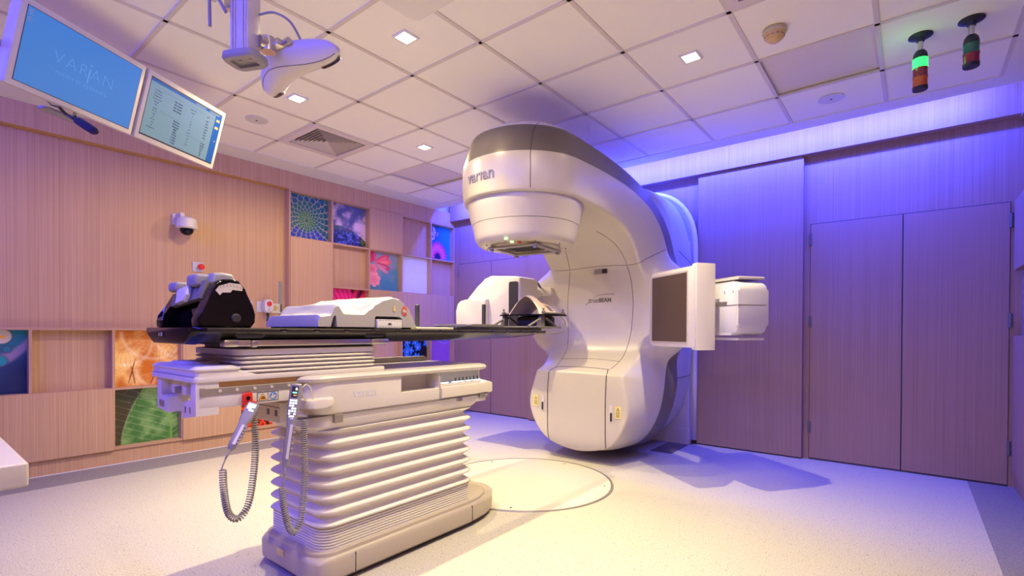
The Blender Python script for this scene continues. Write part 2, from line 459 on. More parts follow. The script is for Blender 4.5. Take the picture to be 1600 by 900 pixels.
def pic_dahlia():
    n = vnoise(N, 5, 1); im = lerp(full((8, 70, 105)), full((20, 120, 135)), n)
    im = lerp(im, full((20, 60, 170)), sm(1-V_-.5*U_, .55, .95)*.8)
    RD = [.012, .035, .062, .095, .135, .185, .245, .315, .40, .50, .62]; KK = [7, 10, 13, 15, 17, 18, 19, 20, 21, 22, 24]
    for ring in range(9, -1, -1):
        r = RD[ring]; k = KK[ring]; sp = RD[ring+1]-r
        for i in range(k):
            a = 2*PI*(i+.5*(ring % 2))/k+ring*.31; cx = .46+r*math.cos(a); cy = .44+r*math.sin(a)
            p, q = petal(cx, cy, a, sp*1.75, 1.15*PI*(r+sp)/k)
            g = ring/9; ce = L((30, 110, 60)) if g < .55 else (L((20, 95, 105)) if g < .85 else L((18, 80, 130)))
            if math.sin(a) < -.5 and g > .6: ce = L((30, 60, 170))
            im = put(im, sm(p, 0, .1), L((215, 200, 180))*(.75-.25*g)); im = put(im, sm(p, .14, .34), ce*(.6+.5*np.clip(q, 0, 1))[..., None])
    rr = np.hypot(U_-.46, V_-.44); return put(im, sm(-rr, -.04, -.01), L((10, 50, 40)))
def pic_forest():
    n = vnoise(N, 4, 2, 4); im = lerp(full((70, 75, 130)), full((205, 170, 205)), sm(n+.25*(1-V_), .35, .75))
    hill = .47-.9*(U_-.25)**2*.6-.0
    n2 = vnoise(N, 22, 3, 3); m = (V_ < hill).astype(float)
    fo = lerp(full((20, 30, 90)), full((90, 100, 190)), sm(n2, .4, .75)); fo = lerp(fo, full((95, 110, 90)), sm(V_, .25, .47)*.6)
    fo = lerp(fo, full((110, 40, 130)), sm(vnoise(N, 5, 9), .6, .75)*(1-V_)*.6)
    fo = np.where((U_ > .82)[..., None], lerp(full((25, 35, 15)), full((95, 110, 50)), sm(n2, .4, .75)), fo)
    return put(im, m, fo)
def rose(im, cx, cy, r, c1, c2):
    dx, dy = U_-cx, V_-cy; rr = np.hypot(dx, dy); th = np.arctan2(dy, dx)
    ed = r*(1+.09*np.sin(th*7)+.04*np.sin(th*13)); im = put(im, sm(ed-rr, 0, .012), c1)
    s = .5+.5*np.sin(rr/r*19+1.6*np.sin(th*3)); return put(im, sm(ed-rr, 0, .02)*s*sm(r-rr, -.02, r)*.9, c2)
def pic_blossom():
    n = vnoise(N, 3, 5); im = lerp(full((70, 130, 165)), full((140, 140, 150)), sm(n*.5+V_*.5, .3, .7))
    for a, ln, wd, c in ((.55, .5, .085, (215, 70, 80)), (.2, .52, .08, (235, 95, 100)), (-.25, .5, .06, (190, 60, 80)), (-.55, .48, .05, (200, 120, 140))):
        p, q = petal(.26, .70, a*.9, ln, wd*1.3); im = put(im, sm(p, 0, .15), L(c)); im = put(im, sm(p, .5, .9)*.5, L((250, 150, 140)))
    im = rose(im, .12, .88, .17, L((215, 60, 80)), L((150, 25, 50)))
    im = rose(im, .17, .54, .15, L((240, 130, 140)), L((205, 45, 75)))
    return rose(im, .23, .28, .19, L((245, 150, 160)), L((215, 60, 90)))
def pic_daisy():
    im = lerp(full((15, 70, 135)), full((30, 130, 190)), sm(U_*.7+.3*vnoise(N, 3, 4), .1, .9))
    for a in np.linspace(.02*PI, .98*PI, 15):
        p, q = petal(.42, .07, a, .5-.05*abs(math.cos(a)), .05); im = put(im, sm(p, 0, .2), L((200, 40, 105))); im = put(im, sm(p, .45, .9)*sm(q, .1, .6), L((250, 130, 170)))
    rr = np.hypot(U_-.42, (V_-.07)); im = put(im, sm(-rr, -.15, -.11), L((15, 35, 80)))
    for a, ln, wd, c in ((1.9, .34, .075, (225, 205, 225)), (2.6, .30, .07, (205, 180, 215)), (3.6, .26, .05, (225, 205, 225)), (.9, .22, .05, (180, 160, 205))):
        p, q = petal(.33, .66, a, ln, wd); im = put(im, sm(p, 0, .1), L((25, 20, 45))); im = put(im, sm(p, .18, .3)*(.6+.4*np.sin(q*34)), L(c))
    p, q = petal(.28, .58, 1.1, .28, .014); return put(im, sm(p, 0, .3), L((20, 15, 30)))
def pic_magenta():
    th = np.arctan2(V_+.1, U_-.75); n = vnoise(N, 6, 7)
    im = lerp(full((190, 5, 85)), full((250, 50, 130)), .5+.5*np.sin(th*60+4*n)*.6)
    th2 = np.arctan2(V_+.3, U_-.2); s = .5+.5*np.sin(th2*38+n*2)
    return np.where((U_ > .55+.18*np.sin(V_*3))[..., None], lerp(full((45, 5, 20)), full((225, 30, 65)), s), im)
def pic_petals():
    rng = np.random.RandomState(3); im = full((5, 8, 22))
    for k in range(26):
        cx, cy = rng.rand(2)
        for j in range(5):
            p, q = petal(cx, cy, j*1.256+k, .13, .045); im = put(im, sm(p, 0, .3), L((10, 95, 185))); im = put(im, sm(p, .5, .9)*.6, L((60, 160, 230)))
            p, q = petal(cx, cy, j*1.256+k+.5, .05, .012); im = put(im, sm(p, 0, .5), L((235, 150, 170)))
    return im
def pic_beach():
    n = vnoise(N, 4, 11, 4); e = .74+.09*np.sin(U_*5+1)+.08*(n-.5)
    im = lerp(full((135, 75, 165)), full((150, 90, 180)), vnoise(N, 50, 2, 1)); im = put(im, sm(V_-e, 0, .1), L((70, 90, 200)))
    return put(im, np.exp(-((V_-e)/.012)**2)*.7, L((150, 150, 235)))
def pic_drops():
    n = vnoise(N, 3, 13); im = lerp(full((8, 45, 105)), full((15, 110, 140)), sm(V_, .4, .95)); im = lerp(im, full((6, 30, 85)), sm(U_-V_, .2, .7))
    d = np.abs(V_-(.25+.75*U_*.75+.12*np.sin(U_*6))); im = put(im, sm(-d, -.13, -.03)*.75, L((155, 125, 165)))
    for cx, cy, r, c in ((.72, .90, .12, (200, 180, 175)), (.78, .70, .055, (25, 110, 140)), (.70, .52, .09, (20, 130, 150)), (.45, .62, .1, (120, 180, 200)), (.3, .35, .06, (60, 140, 170))):
        rr = np.hypot(U_-cx, V_-cy); im = put(im, sm(r-rr, 0, .015), L(c)); im = put(im, np.exp(-((rr-r)/.012)**2)*.6, L((70, 60, 80)))
    rr = np.hypot((U_-.70)*.6, (V_-.89)*1.6); return put(im, sm(.05-rr, 0, .02), L((240, 170, 60)))
def pic_dandelion():
    n = vnoise(N, 4, 17, 4); im = lerp(full((205, 110, 20)), full((250, 205, 130)), sm(n, .25, .75))
    for cx, cy, r, ph in ((.17, .80, .42, .2), (.62, .98, .5, 0), (1.05, .9, .42, .4), (.27, .13, .34, .1), (.70, .30, .36, .3)):
        dx, dy = U_-cx, V_-cy; rr = np.hypot(dx, dy); th = np.arctan2(dy, dx)
        hair = np.clip(np.cos(th*30+ph*9), 0, 1)**12*sm(r-rr, 0, .05)*.55; im = put(im, hair*.8, L((175, 85, 20)))
        im = put(im, np.exp(-((rr-r)/.03)**2)*.28*(dy < 0), L((255, 240, 200)))
    for (a, x0, y0, ln) in ((1.35, .22, .02, .5), (1.75, .33, .0, .38), (1.2, .55, .0, .3)):
        p, q = petal(x0, y0, a, ln, .011); im = put(im, sm(p, 0, .4), L((120, 50, 15)))
    rr = np.hypot(U_-.17, V_-.38); return put(im, sm(.035-rr, 0, .03), L((255, 245, 225)))
def pic_leaf():
    n = vnoise(N, 6, 19, 3); im = lerp(full((50, 60, 40)), full((70, 50, 35)), n)
    ed = .12+.34*V_**1.8; m = (U_ > ed-.0)
    lf = lerp(full((60, 115, 50)), full((120, 160, 92)), sm(n, .3, .7)); im = np.where(m[..., None], lf, im)
    c1 = V_-.42*(.88-U_)-.0; v = np.clip(np.cos(c1*2*PI*8.5), 0, 1)**40*(U_ < .88); im = put(im, v*.5*np.where(m, 1, .35), L((185, 205, 160)))
    c2 = V_-.6*(U_-.88); v = np.clip(np.cos(c2*2*PI*10), 0, 1)**18*(U_ > .88); im = put(im, v*.6, L((185, 205, 160)))
    im = put(im, np.exp(-((U_-.88)/.018)**2), L((120, 170, 75))); im = put(im, np.exp(-((U_-ed)/.008)**2)*.6, L((150, 170, 120)))
    d = vnoise(N, 44, 23, 1); im = put(im, sm(d, .90, .97)*.3, L((200, 215, 190)))
    bx = (np.abs(U_-.5) < .16) & (np.abs(V_-.70+.05*(U_-.5)) < .075); ib = (np.abs(U_-.5) < .15) & (np.abs(V_-.70+.05*(U_-.5)) < .065)
    return put(im, (bx & ~ib)*.7, L((30, 50, 25)))
def pic_redflowers():
    n = vnoise(N, 20, 29, 2); return lerp(full((60, 10, 5)), full((245, 60, 15)), sm(n, .35, .65))
def picture(label, y0, z0, fn):
    y1, z1 = y0+.4933, z0+.49
    ya, yb, za, zb = y0+t+.001, y1-t-.001, z0+t+.001, z1-t-.001
    if yb > 5.03: yb = 5.03
    me = bpy.data.meshes.new('picture_panel'); ox = XLB+.006; cy, cz = (ya+yb)/2, za
    img = None if fn is None else fn()
    root = bpy.data.objects.new('picture_panel', me); COL.objects.link(root); root.location = (XLB, cy, cz)
    vs = []; fs = []; cols = []
    n = N if img is not None else 2
    for i in range(n):
        for j in range(n): vs.append((.006, ya+(yb-ya)*j/(n-1)-cy, (zb-za)*i/(n-1)))
    for i in range(n-1):
        for j in range(n-1): fs.append((i*n+j, i*n+j+1, (i+1)*n+j+1, (i+1)*n+j))
    base = len(vs); hy = (yb-ya)/2
    for x in (0, .0055):
        for (y, z) in ((-hy, 0), (hy, 0), (hy, zb-za), (-hy, zb-za)): vs.append((x, y, z))
    for q in ((0, 3, 2, 1), (4, 5, 6, 7), (0, 1, 5, 4), (1, 2, 6, 5), (2, 3, 7, 6), (3, 0, 4, 7)): fs.append(tuple(base+k for k in q))
    me.from_pydata(vs, [], fs)
    if img is not None:
        ca = me.color_attributes.new('Col', 'FLOAT_COLOR', 'POINT')
        arr = np.ones((len(vs), 4), np.float32); arr[:N*N, :3] = img.reshape(-1, 3); arr[N*N:, :3] = .3
        ca.data.foreach_set('color', arr.ravel())
        me.materials.append(M_pict)
    else: me.materials.append(M_backlit)
    return tag(root, label, 'picture')
picture('square picture of a green and teal succulent rosette in the top row', ny(5), nzr(4), pic_dahlia)
picture('square picture of a wooded hill under a cloudy sky', ny(6), nzr(4), pic_forest)
picture('square picture of pink blossoms and a red leaf on blue', ny(7), nzr(3), pic_blossom)
picture('blank backlit white square panel in the shelf wall', ny(8), nzr(3), None)
picture('square picture of a butterfly above a pink daisy near the corner', ny(9), nzr(4), pic_daisy)
picture('square picture of magenta petals just above the white moulded block', ny(6), nzr(2), pic_magenta)
picture('square picture of small bright blue flowers on black', ny(8), nzr(1), pic_petals)
picture('square picture of a violet beach with a thin wave', ny(9), nzr(1), pic_beach)
picture('square blue picture of water droplets at the left edge', ny(0), nzr(1), pic_drops)
picture('square orange picture of dandelion seed heads', ny(2), nzr(1), pic_dandelion)
picture('square green picture of a wet leaf with pale veins', ny(2), nzr(0), pic_leaf)
picture('square picture of tiny red flowers low on the left wall', ny(4), nzr(0), pic_redflowers)

# ================================================================== TREATMENT MACHINE (gantry)
GX, GY, GZ = -2.226, 2.941, 1.295
G = thing('radiotherapy_gantry', 'large white and taupe radiotherapy machine with round treatment head and side panels', 'medical machine', (GX, 4.9, 0))
rows = [
 [(0,2.94,2.02),(.3,2.94,2.02),(.455,2.94,2.02),(.470,2.94,2.15),(.462,2.94,2.275),(.40,2.95,2.47),(.25,2.95,2.565),(0,2.95,2.59)],
 [(0,3.35,2.0),(.3,3.34,2.0),(.458,3.33,2.0),(.487,3.35,2.13),(.485,3.37,2.265),(.42,3.4,2.44),(.26,3.42,2.53),(0,3.42,2.555)],
 [(0,3.66,1.97),(.3,3.64,1.96),(.458,3.61,1.95),(.50,3.65,2.09),(.505,3.69,2.225),(.44,3.75,2.39),(.28,3.8,2.46),(0,3.82,2.49)],
 [(0,3.90,1.89),(.3,3.87,1.87),(.455,3.79,1.85),(.515,3.87,2.0),(.535,3.96,2.14),(.48,4.05,2.28),(.32,4.12,2.35),(0,4.15,2.39)],
 [(0,4.02,1.78),(.3,4.0,1.77),(.447,3.88,1.74),(.53,4.0,1.87),(.56,4.12,2.0),(.53,4.24,2.13),(.35,4.33,2.20),(0,4.36,2.24)],
 [(0,4.07,1.69),(.3,4.055,1.68),(.442,3.95,1.66),(.53,4.07,1.75),(.58,4.19,1.84),(.575,4.33,1.93),(.40,4.42,1.96),(0,4.43,1.98)],
 [(0,4.075,1.62),(.3,4.06,1.62),(.450,3.99,1.61),(.55,4.08,1.66),(.61,4.18,1.71),(.60,4.33,1.76),(.42,4.43,1.77),(0,4.44,1.77)],
 [(0,4.08,1.55),(.3,4.065,1.55),(.457,4.03,1.55),(.70,4.06,1.59),(.78,4.14,1.62),(.66,4.33,1.62),(.45,4.43,1.6),(0,4.44,1.6)],
 [(0,4.08,1.42),(.3,4.065,1.42),(.458,4.05,1.42),(.775,4.05,1.46),(.83,4.15,1.46),(.70,4.33,1.42),(.48,4.43,1.4),(0,4.44,1.4)],
 [(0,4.08,1.2),(.3,4.065,1.2),(.458,4.05,1.2),(.775,4.05,1.17),(.83,4.15,1.16),(.70,4.33,1.2),(.48,4.43,1.2),(0,4.44,1.2)],
 [(0,4.07,1.06),(.3,4.055,1.06),(.457,4.03,1.06),(.72,4.05,1.02),(.79,4.14,.99),(.67,4.33,1.0),(.45,4.43,1.0),(0,4.44,1.0)],
 [(0,4.03,.95),(.3,4.015,.95),(.450,3.97,.94),(.56,4.05,.93),(.64,4.15,.90),(.63,4.33,.88),(.42,4.43,.9),(0,4.44,.9)],
 [(0,3.95,.87),(.295,3.94,.87),(.445,3.90,.87),(.54,4.02,.86),(.605,4.14,.84),(.63,4.33,.81),(.42,4.43,.82),(0,4.44,.82)],
 [(0,3.79,.80),(.29,3.79,.80),(.42,3.79,.795),(.54,3.95,.76),(.60,4.13,.74),(.635,4.33,.71),(.42,4.43,.72),(0,4.44,.72)],
 [(0,3.675,.765),(.287,3.675,.76),(.42,3.68,.755),(.54,3.89,.69),(.60,4.12,.67),(.635,4.33,.64),(.42,4.43,.64),(0,4.44,.64)],
 [(0,3.655,.6),(.285,3.655,.6),(.455,3.655,.6),(.55,3.88,.57),(.585,4.12,.55),(.615,4.33,.52),(.42,4.43,.52),(0,4.44,.52)],
 [(0,3.655,.46),(.285,3.655,.46),(.492,3.655,.46),(.54,3.86,.42),(.545,4.12,.38),(.57,4.33,.35),(.4,4.43,.35),(0,4.44,.35)],
 [(0,3.655,.28),(.285,3.655,.28),(.43,3.66,.29),(.455,3.87,.25),(.455,4.12,.21),(.48,4.33,.19),(.34,4.43,.19),(0,4.44,.19)],
 [(0,3.655,.13),(.285,3.665,.15),(.33,3.67,.17),(.34,3.87,.12),(.33,4.12,.10),(.34,4.33,.08),(.22,4.43,.1),(0,4.44,.1)],
 [(0,3.69,.075),(.17,3.69,.09),(.22,3.70,.105),(.18,3.87,.065),(.16,4.12,.05),(.16,4.33,.045),(.1,4.42,.05),(0,4.43,.05)],
]
bm = NB(); VR = {}; VL = {}
crease = bm.edges.layers.float.new('crease_edge')
for i, r in enumerate(rows):
    for j, (a, y, z) in enumerate(r):
        VR[i, j] = bm.verts.new((GX+a, y, z)); VL[i, j] = VR[i, j] if a == 0 else bm.verts.new((GX-a, y, z))
def q(vs, mi):
    u = []
    for v in vs:
        if v not in u: u.append(v)
    if len(u) > 2:
        try: f = bm.faces.new(u); f.material_index = mi; f.smooth = True
        except ValueError: pass
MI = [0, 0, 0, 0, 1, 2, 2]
for i in range(len(rows)-1):
    for j in range(7):
        for D in (VR, VL): q((D[i, j], D[i, j+1], D[i+1, j+1], D[i+1, j]), MI[j])
last = len(rows)-1
for j in range(7): q((VR[last, j], VR[last, j+1], VL[last, j+1], VL[last, j]), 0 if j < 4 else 1)
# round front of the head: fan about the vertical axis of the collimator
prof = [(.455, 2.02), (.470, 2.15), (.462, 2.275), (.40, 2.47), (.25, 2.565)]
K = 14; fan = []
top = VR[0, 7]; und = VR[0, 0]
for k in range(K+1):
    th = PI*k/K
    if k == 0: fan.append([VR[0, j] for j in range(2, 7)])
    elif k == K: fan.append([VL[0, j] for j in range(2, 7)])
    else: fan.append([bm.verts.new((GX+r*math.cos(th), GY-r*math.sin(th), z)) for r, z in prof])
for k in range(K):
    for j in range(4): q((fan[k][j], fan[k][j+1], fan[k+1][j+1], fan[k+1][j]), [0, 0, 1, 2][j])
    q((fan[k][4], top, fan[k+1][4]), 2)
inn = [VR[0, 1]]+[bm.verts.new((GX+.3*math.cos(PI*k/K), GY-.3*math.sin(PI*k/K), 2.02)) for k in range(1, K)]+[VL[0, 1]]
for k in range(K):
    q((inn[k], fan[k][0], fan[k+1][0], inn[k+1]), 0); q((und, inn[k], inn[k+1]), 0)
bm.edges.ensure_lookup_table()
bset = set()
for i in range(len(rows)): bset |= {VR[i, 4], VL[i, 4]}
for f_ in fan: bset.add(f_[2])
lset = set()
for i in range(len(rows)): lset |= {VR[i, 2], VL[i, 2]}
for f_ in fan: lset.add(f_[0])
oset = set()
for i in range(len(rows)): oset |= {VR[i, 5], VL[i, 5]}
for f_ in fan: oset.add(f_[3])
for e in bm.edges:
    a, c = e.verts
    if a in bset and c in bset: e[crease] = .9
    if a in lset and c in lset: e[crease] = 1.0 if a.co.z < 1.15 else .8
    if a in oset and c in oset: e[crease] = .75
for j in range(4):
    for D in (VR, VL):
        if (14, j) != (14, 3):
            e = bm.edges.get((D[14, j], D[14, j+1]));
            if e: e[crease] = .55
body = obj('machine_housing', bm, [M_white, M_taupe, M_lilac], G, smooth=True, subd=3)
bpy.context.view_layer.update()
bt = NB()
ev = body.evaluated_get(bpy.context.evaluated_depsgraph_get()); mm = ev.to_mesh(); bt.from_mesh(mm); ev.to_mesh_clear()
bmesh.ops.transform(bt, matrix=worldmat(body), verts=bt.verts)
TREE = BVHTree.FromBMesh(bt); bt.free()
def hit(x, y, off=.0015):
    """point of the housing surface measured along one line of sight; used once, to lay seams and marks on the skin"""
    h = TREE.ray_cast(CAM, ray(x, y).normalized())
    return None if h[0] is None else (h[0]+h[1]*off, h[1])
def onskin(p, d, off=.0015):
    h = TREE.ray_cast(Vector(p), Vector(d)); return None if h[0] is None else (h[0]+h[1]*off, h[1])
def seam(pts, r=.0028, name='panel_seam', m=None):
    """a thin groove line following the skin through points given on the skin"""
    P = spline(pts, 6); Q = []
    for p in P:
        h = TREE.find_nearest(p)
        Q.append(h[0] if h[0] is not None else p)
    bmm = NB(); tube(bmm, Q, r, 6); return obj(name, bmm, m or M_dark, G, smooth=True)
def hs(L_): return [h[0] for h in (hit(*p) for p in L_) if h]
def mir(pts): return [Vector((2*GX-p.x, p.y, p.z)) for p in pts]
# bottom box seams, symmetric about the machine axis
sx = .285
for s in (1, -1):
    seam([(GX+s*sx, 3.65, .13), (GX+s*sx, 3.65, .3), (GX+s*sx, 3.65, .5), (GX+s*sx, 3.66, .68), (GX+s*(sx-.005), 3.70, .765), (GX+s*(sx-.03), 3.75, .79)], .004)
    seam([(GX+s*.30, 4.06, 1.69), (GX+s*.325, 4.06, 1.5), (GX+s*.335, 4.07, 1.35), (GX+s*.325, 4.06, 1.15), (GX+s*.305, 4.02, .97), (GX+s*.29, 3.9, .84), (GX+s*.27, 3.78, .79)], .0018 if s < 0 else .0024)
seam([(GX-.27, 3.76, .79), (GX, 3.78, .795), (GX+.27, 3.76, .79)], .003)
seam([(GX-.30, 3.9, .85), (GX, 3.93, .855), (GX+.29, 3.9, .85)], .0018)
seam([(GX-.46, 3.95, 1.695), (GX-.3, 4.05, 1.70), (GX, 4.07, 1.71), (GX+.3, 4.05, 1.70), (GX+.44, 3.93, 1.68)], .0018)
for s in (1, -1):
    seam([(GX+s*.44, 3.93, 1.68), (GX+s*.50, 4.02, 1.74), (GX+s*.57, 4.17, 1.81)], .0022)
    seam([(GX+s*.30, 4.05, 1.70), (GX+s*.29, 4.0, 1.80), (GX+s*.24, 3.85, 1.92), (GX+s*.18, 3.7, 1.97)], .002)
# seam of the front cap of the head
for s in (1,):
    th = math.radians(-49)
    P = [Vector((GX+.47*math.cos(th), GY+.47*math.sin(th), z)) for z in (2.03, 2.1, 2.2, 2.27)]
    th2 = math.radians(-46)
    P += [Vector((GX+.42*math.cos(th2), GY+.42*math.sin(th2), 2.42)), Vector((GX+.36*math.cos(math.radians(-38)), GY+.36*math.sin(math.radians(-38)), 2.51))]
    seam(P, .0022)
# collimator : conical drum below the head
b = NB(); lathe(b, [(.33, 2.03), (.425, 2.03), (.427, 2.0), (.418, 1.96), (.392, 1.868)], (GX, GY, 0), 72)
col_ = obj('collimator_cover', b, M_white, G, smooth='auto')
b = NB(); lathe(b, [(.385, 1.871), (.385, 1.862)], (GX, GY, 0), 72); obj('collimator_groove', b, M_dark, G)
b = NB(); lathe(b, [(.391, 1.865), (.386, 1.85), (.372, 1.79), (.366, 1.765), (.352, 1.738), (.33, 1.724), (.27, 1.722), (.255, 1.727), (.255, 1.75), (.1, 1.75)], (GX, GY, 0), 72); obj('collimator_ring', b, M_white, G, smooth='auto')
b = NB(); lathe(b, [(.25, 1.76), (.25, 1.722), (.235, 1.712), (.15, 1.712), (.15, 1.75)], (GX, GY, 0), 48)
acc = obj('accessory_mount', b, M_taupe2, G, smooth='auto')
RZ = Matrix.Translation((GX, GY, 0)) @ Matrix.Rotation(math.radians(8), 4, 'Z')
b = NB()
box(b, -.20, .20, -.20, -.155, 1.698, 1.713, .004, M=RZ); box(b, -.20, .20, .155, .20, 1.698, 1.713, .004, M=RZ)
box(b, -.20, -.155, -.155, .155, 1.698, 1.713, .004, M=RZ); box(b, .155, .20, -.155, .155, 1.698, 1.713, .004, M=RZ)
for sx_ in (-1, 1):
    for sy_ in (-1, 1): box(b, sx_*.178-.012, sx_*.178+.012, sy_*.178-.012, sy_*.178+.012, 1.682, 1.70, .003, M=RZ)
obj('accessory_frame', b, M_steeld, acc)
b = NB(); box(b, -.13, .13, -.13, .13, 1.728, 1.74, M=RZ)
for i in range(8): box(b, -.12+i*.03, -.105+i*.03, -.10, .10, 1.716, 1.73, M=RZ)
obj('multileaf_window', b, M_blackm, acc)
b = NB(); lathe(b, [(0, 0), (.012, 0), (.012, -.02), (0, -.02)], (GX+.125, GY-.235, 1.728), 12); obj('red_lamp', b, M_red, acc)
b = NB(); box(b, GX+.075, GX+.093, GY-.27, GY-.255, 1.714, 1.724); box(b, GX+.085, GX+.100, GY-.345, GY-.330, 1.7245, 1.732); parts('indicator_light', b, M_led, acc)
b = NB()
for a in range(0, 360, 40):
    x, y = GX+.30*math.cos(math.radians(a)), GY+.30*math.sin(math.radians(a)); lathe(b, [(0, 0), (.006, 0), (.006, -.012), (0, -.012)], (x, y, 1.726), 8)
parts('cover_screw', b, M_steeld, acc)
# word mark on the head, bent round the drum
def bentword(s, size, ang, z, r, m, **k):
    t_ = textbm(s, size, **k)
    for v in t_.verts:
        a = math.radians(ang)+v.co.x/r; rr = r+v.co.z
        v.co = Vector((GX+rr*math.cos(a), GY+rr*math.sin(a), z+v.co.y))
    return t_
t_ = bentword('var\u0131an', .108, -95, 2.150, .4725, None, depth=.002, bold=.0012, space=1.02)
for v in t_.verts:
    d = Vector((GX-v.co.x, GY-v.co.y, 0)).normalized(); h = TREE.ray_cast(v.co-d*.1, d)
    if h[0] is not None: off = (v.co-Vector((GX, GY, v.co.z))).length-.4725; v.co = h[0]-d*(.004+off)
obj('word_mark', t_, mat('word mark grey', (.27, .25, .33), .35), G)
# mark on the face: thin TRUE, bold BEAM, with a swoosh
def facemark(s, size, x, z, bold, depth=.0012, shear=0, space=1.0):
    t_ = textbm(s, size, depth=depth, bold=bold, shear=shear, space=space, align='LEFT')
    for v in t_.verts:
        X, Z, o = GX+x+v.co.x, z+v.co.y, v.co.z
        h = onskin((X, 3.2, Z), (0, 1, 0), 0); v.co = Vector((X, (h[0].y if h else 4.06)-.001-o, Z))
    return t_
b = facemark('true', .066, -.118, 1.395, -.0002, space=.95)
join(b, facemark('BEAM', .052, -.01, 1.393, .0018, space=.98))
def ribbon(bmx, L_):
    vs = []
    for (x, z, w_) in L_:
        vs.append([])
        for s in (-1, 1):
            h = onskin((GX+x, 3.2, z+s*w_), (0, 1, 0), 0); y = (h[0].y if h else 4.06)
            vs[-1].append(bmx.verts.new((GX+x, y-.0025, z+s*w_)))
    for a, c in zip(vs, vs[1:]): bmx.faces.new((a[0], a[1], c[1], c[0]))
ribbon(b, [(-.145, 1.352, .003), (-.125, 1.368, .004), (-.112, 1.382, .001)])
ribbon(b, [(-.075, 1.415, .0005), (-.03, 1.434, .001), (.03, 1.446, .0018), (.09, 1.449, .0025), (.15, 1.444, .003)])
obj('name_mark', b, M_mid, G)
# recessed window below the waist seam
h = onskin((GX+.02, 3.2, 1.66), (0, 1, 0)); yw = h[0].y if h else 4.06
b = NB(); prism(b, rrect(GX-.05, GX+.085, 1.632, 1.68, .008), 'y', yw-.004, yw+.01); win = obj('sensor_window', b, M_steeld, G, smooth='auto')
b = NB(); box(b, GX+.03, GX+.078, yw-.006, yw, 1.637, 1.675); obj('sensor_lens', b, M_blackm, win)
# finger pulls and yellow caution stickers on the lower cover
for s, zz in ((-1, .46), (1, .43)):
    x = GX+s*.335
    b = NB(); prism(b, rrect(x-.014, x+.014, zz-.055, zz+.085, .014), 'y', 3.652, 3.662); hnd = obj('finger_pull', b, M_white2, G, smooth='auto')
    b = NB(); prism(b, rrect(x-.008+.003*s, x+.010+.003*s, zz-.05, zz+.02, .006), 'y', 3.650, 3.654); obj('pull_slot', b, M_blackm, hnd)
    xs = x+s*.065 if s > 0 else x-.075
    b = NB(); box(b, xs-.025, xs+.025, 3.6515, 3.656, zz-.02, zz+.075, mi=0)
    prism(b, [(xs-.015, zz+.040), (xs+.015, zz+.040), (xs, zz+.067)], 'y', 3.6508, 3.652, mi=1)
    prism(b, [(xs-.008, zz+.044), (xs+.008, zz+.044), (xs, zz+.059)], 'y', 3.6500, 3.6512, mi=0)
    for k in range(5): box(b, xs-.018, xs+.018-.004*(k % 2), 3.6508, 3.652, zz+.027-.009*k, zz+.030-.009*k, mi=1)
    obj('caution_sticker', b, [M_yel, M_dark], G)
# drum behind the arm, its seams and tag
def se(a, dz, n, zc, y, N_=64, zmin=None):
    P = []
    for i in range(N_):
        th = 2*PI*i/N_; c, s = math.cos(th), math.sin(th)
        P.append((GX+a*math.copysign(abs(c)**(2/n), c), y, zc+dz*math.copysign(abs(s)**(2/n), s)))
    return P
b = NB(); loft(b, [se(.52, 1.15, 2.8, 1.29, 4.34), se(.60, 1.20, 2.8, 1.29, 4.42), se(.60, 1.215, 2.8, 1.29, 4.55), se(.585, 1.215, 2.9, 1.29, 4.75), se(.565, 1.205, 3.0, 1.29, 4.90)])
drum = obj('rear_drum', b, M_greyblue, G, smooth='auto')
b = NB()
for s in (1, -1):
    tube(b, [(GX+s*.604, 4.42, 1.83), (GX+s*.601, 4.55, 1.80), (GX+s*.588, 4.75, 1.77), (GX+s*.567, 4.90, 1.74)], .003, 6)
    tube(b, [(GX+s*.588, 4.42, .69), (GX+s*.586, 4.55, .69), (GX+s*.575, 4.75, .69), (GX+s*.555, 4.90, .69)], .003, 6)
parts('drum_seam', b, M_dark, drum)
b = NB(); box(b, GX+.575, GX+.589, 4.70, 4.73, 1.60, 1.66, .002); obj('drum_tag', b, M_yel2, drum)
# stand against the wall: arched rail and floor plinth
pts = [(GX+.565, 4.955, .05)]+[(GX+.565, 4.955, .6), (GX+.565, 4.955, 1.2), (GX+.565, 4.955, 1.8)]
for i in range(0, 25):
    th = PI*i/24; n_ = 2.3; c, s_ = math.cos(th), math.sin(th)
    pts.append((GX+.565*math.copysign(abs(c)**(2/n_), c), 4.955, 1.92+.61*abs(s_)**(2/n_)))
pts += [(GX-.565, 4.955, 1.8), (GX-.565, 4.955, 1.2), (GX-.565, 4.955, .6), (GX-.565, 4.955, .05)]
b = NB(); tube(b, pts, .030, 12); obj('arch_rail', b, M_white2, G, smooth=True)
b = NB(); prism(b, [(p[0], p[2]) for p in pts[:1]+pts[3:-3]+pts[-1:]], 'y', 4.93, 4.985); obj('stand_back', b, M_greyblue, G)
b = NB(); box(b, GX-.53, GX+.525, 4.91, 4.99, .001, 2.0, .004); box(b, GX-.535, GX+.53, 4.905, 4.99, .001, .16, .003); box(b, GX+.30, GX+.303, 4.902, 4.91, .0, 1.0)
obj('stand_plinth', b, M_white2, G)

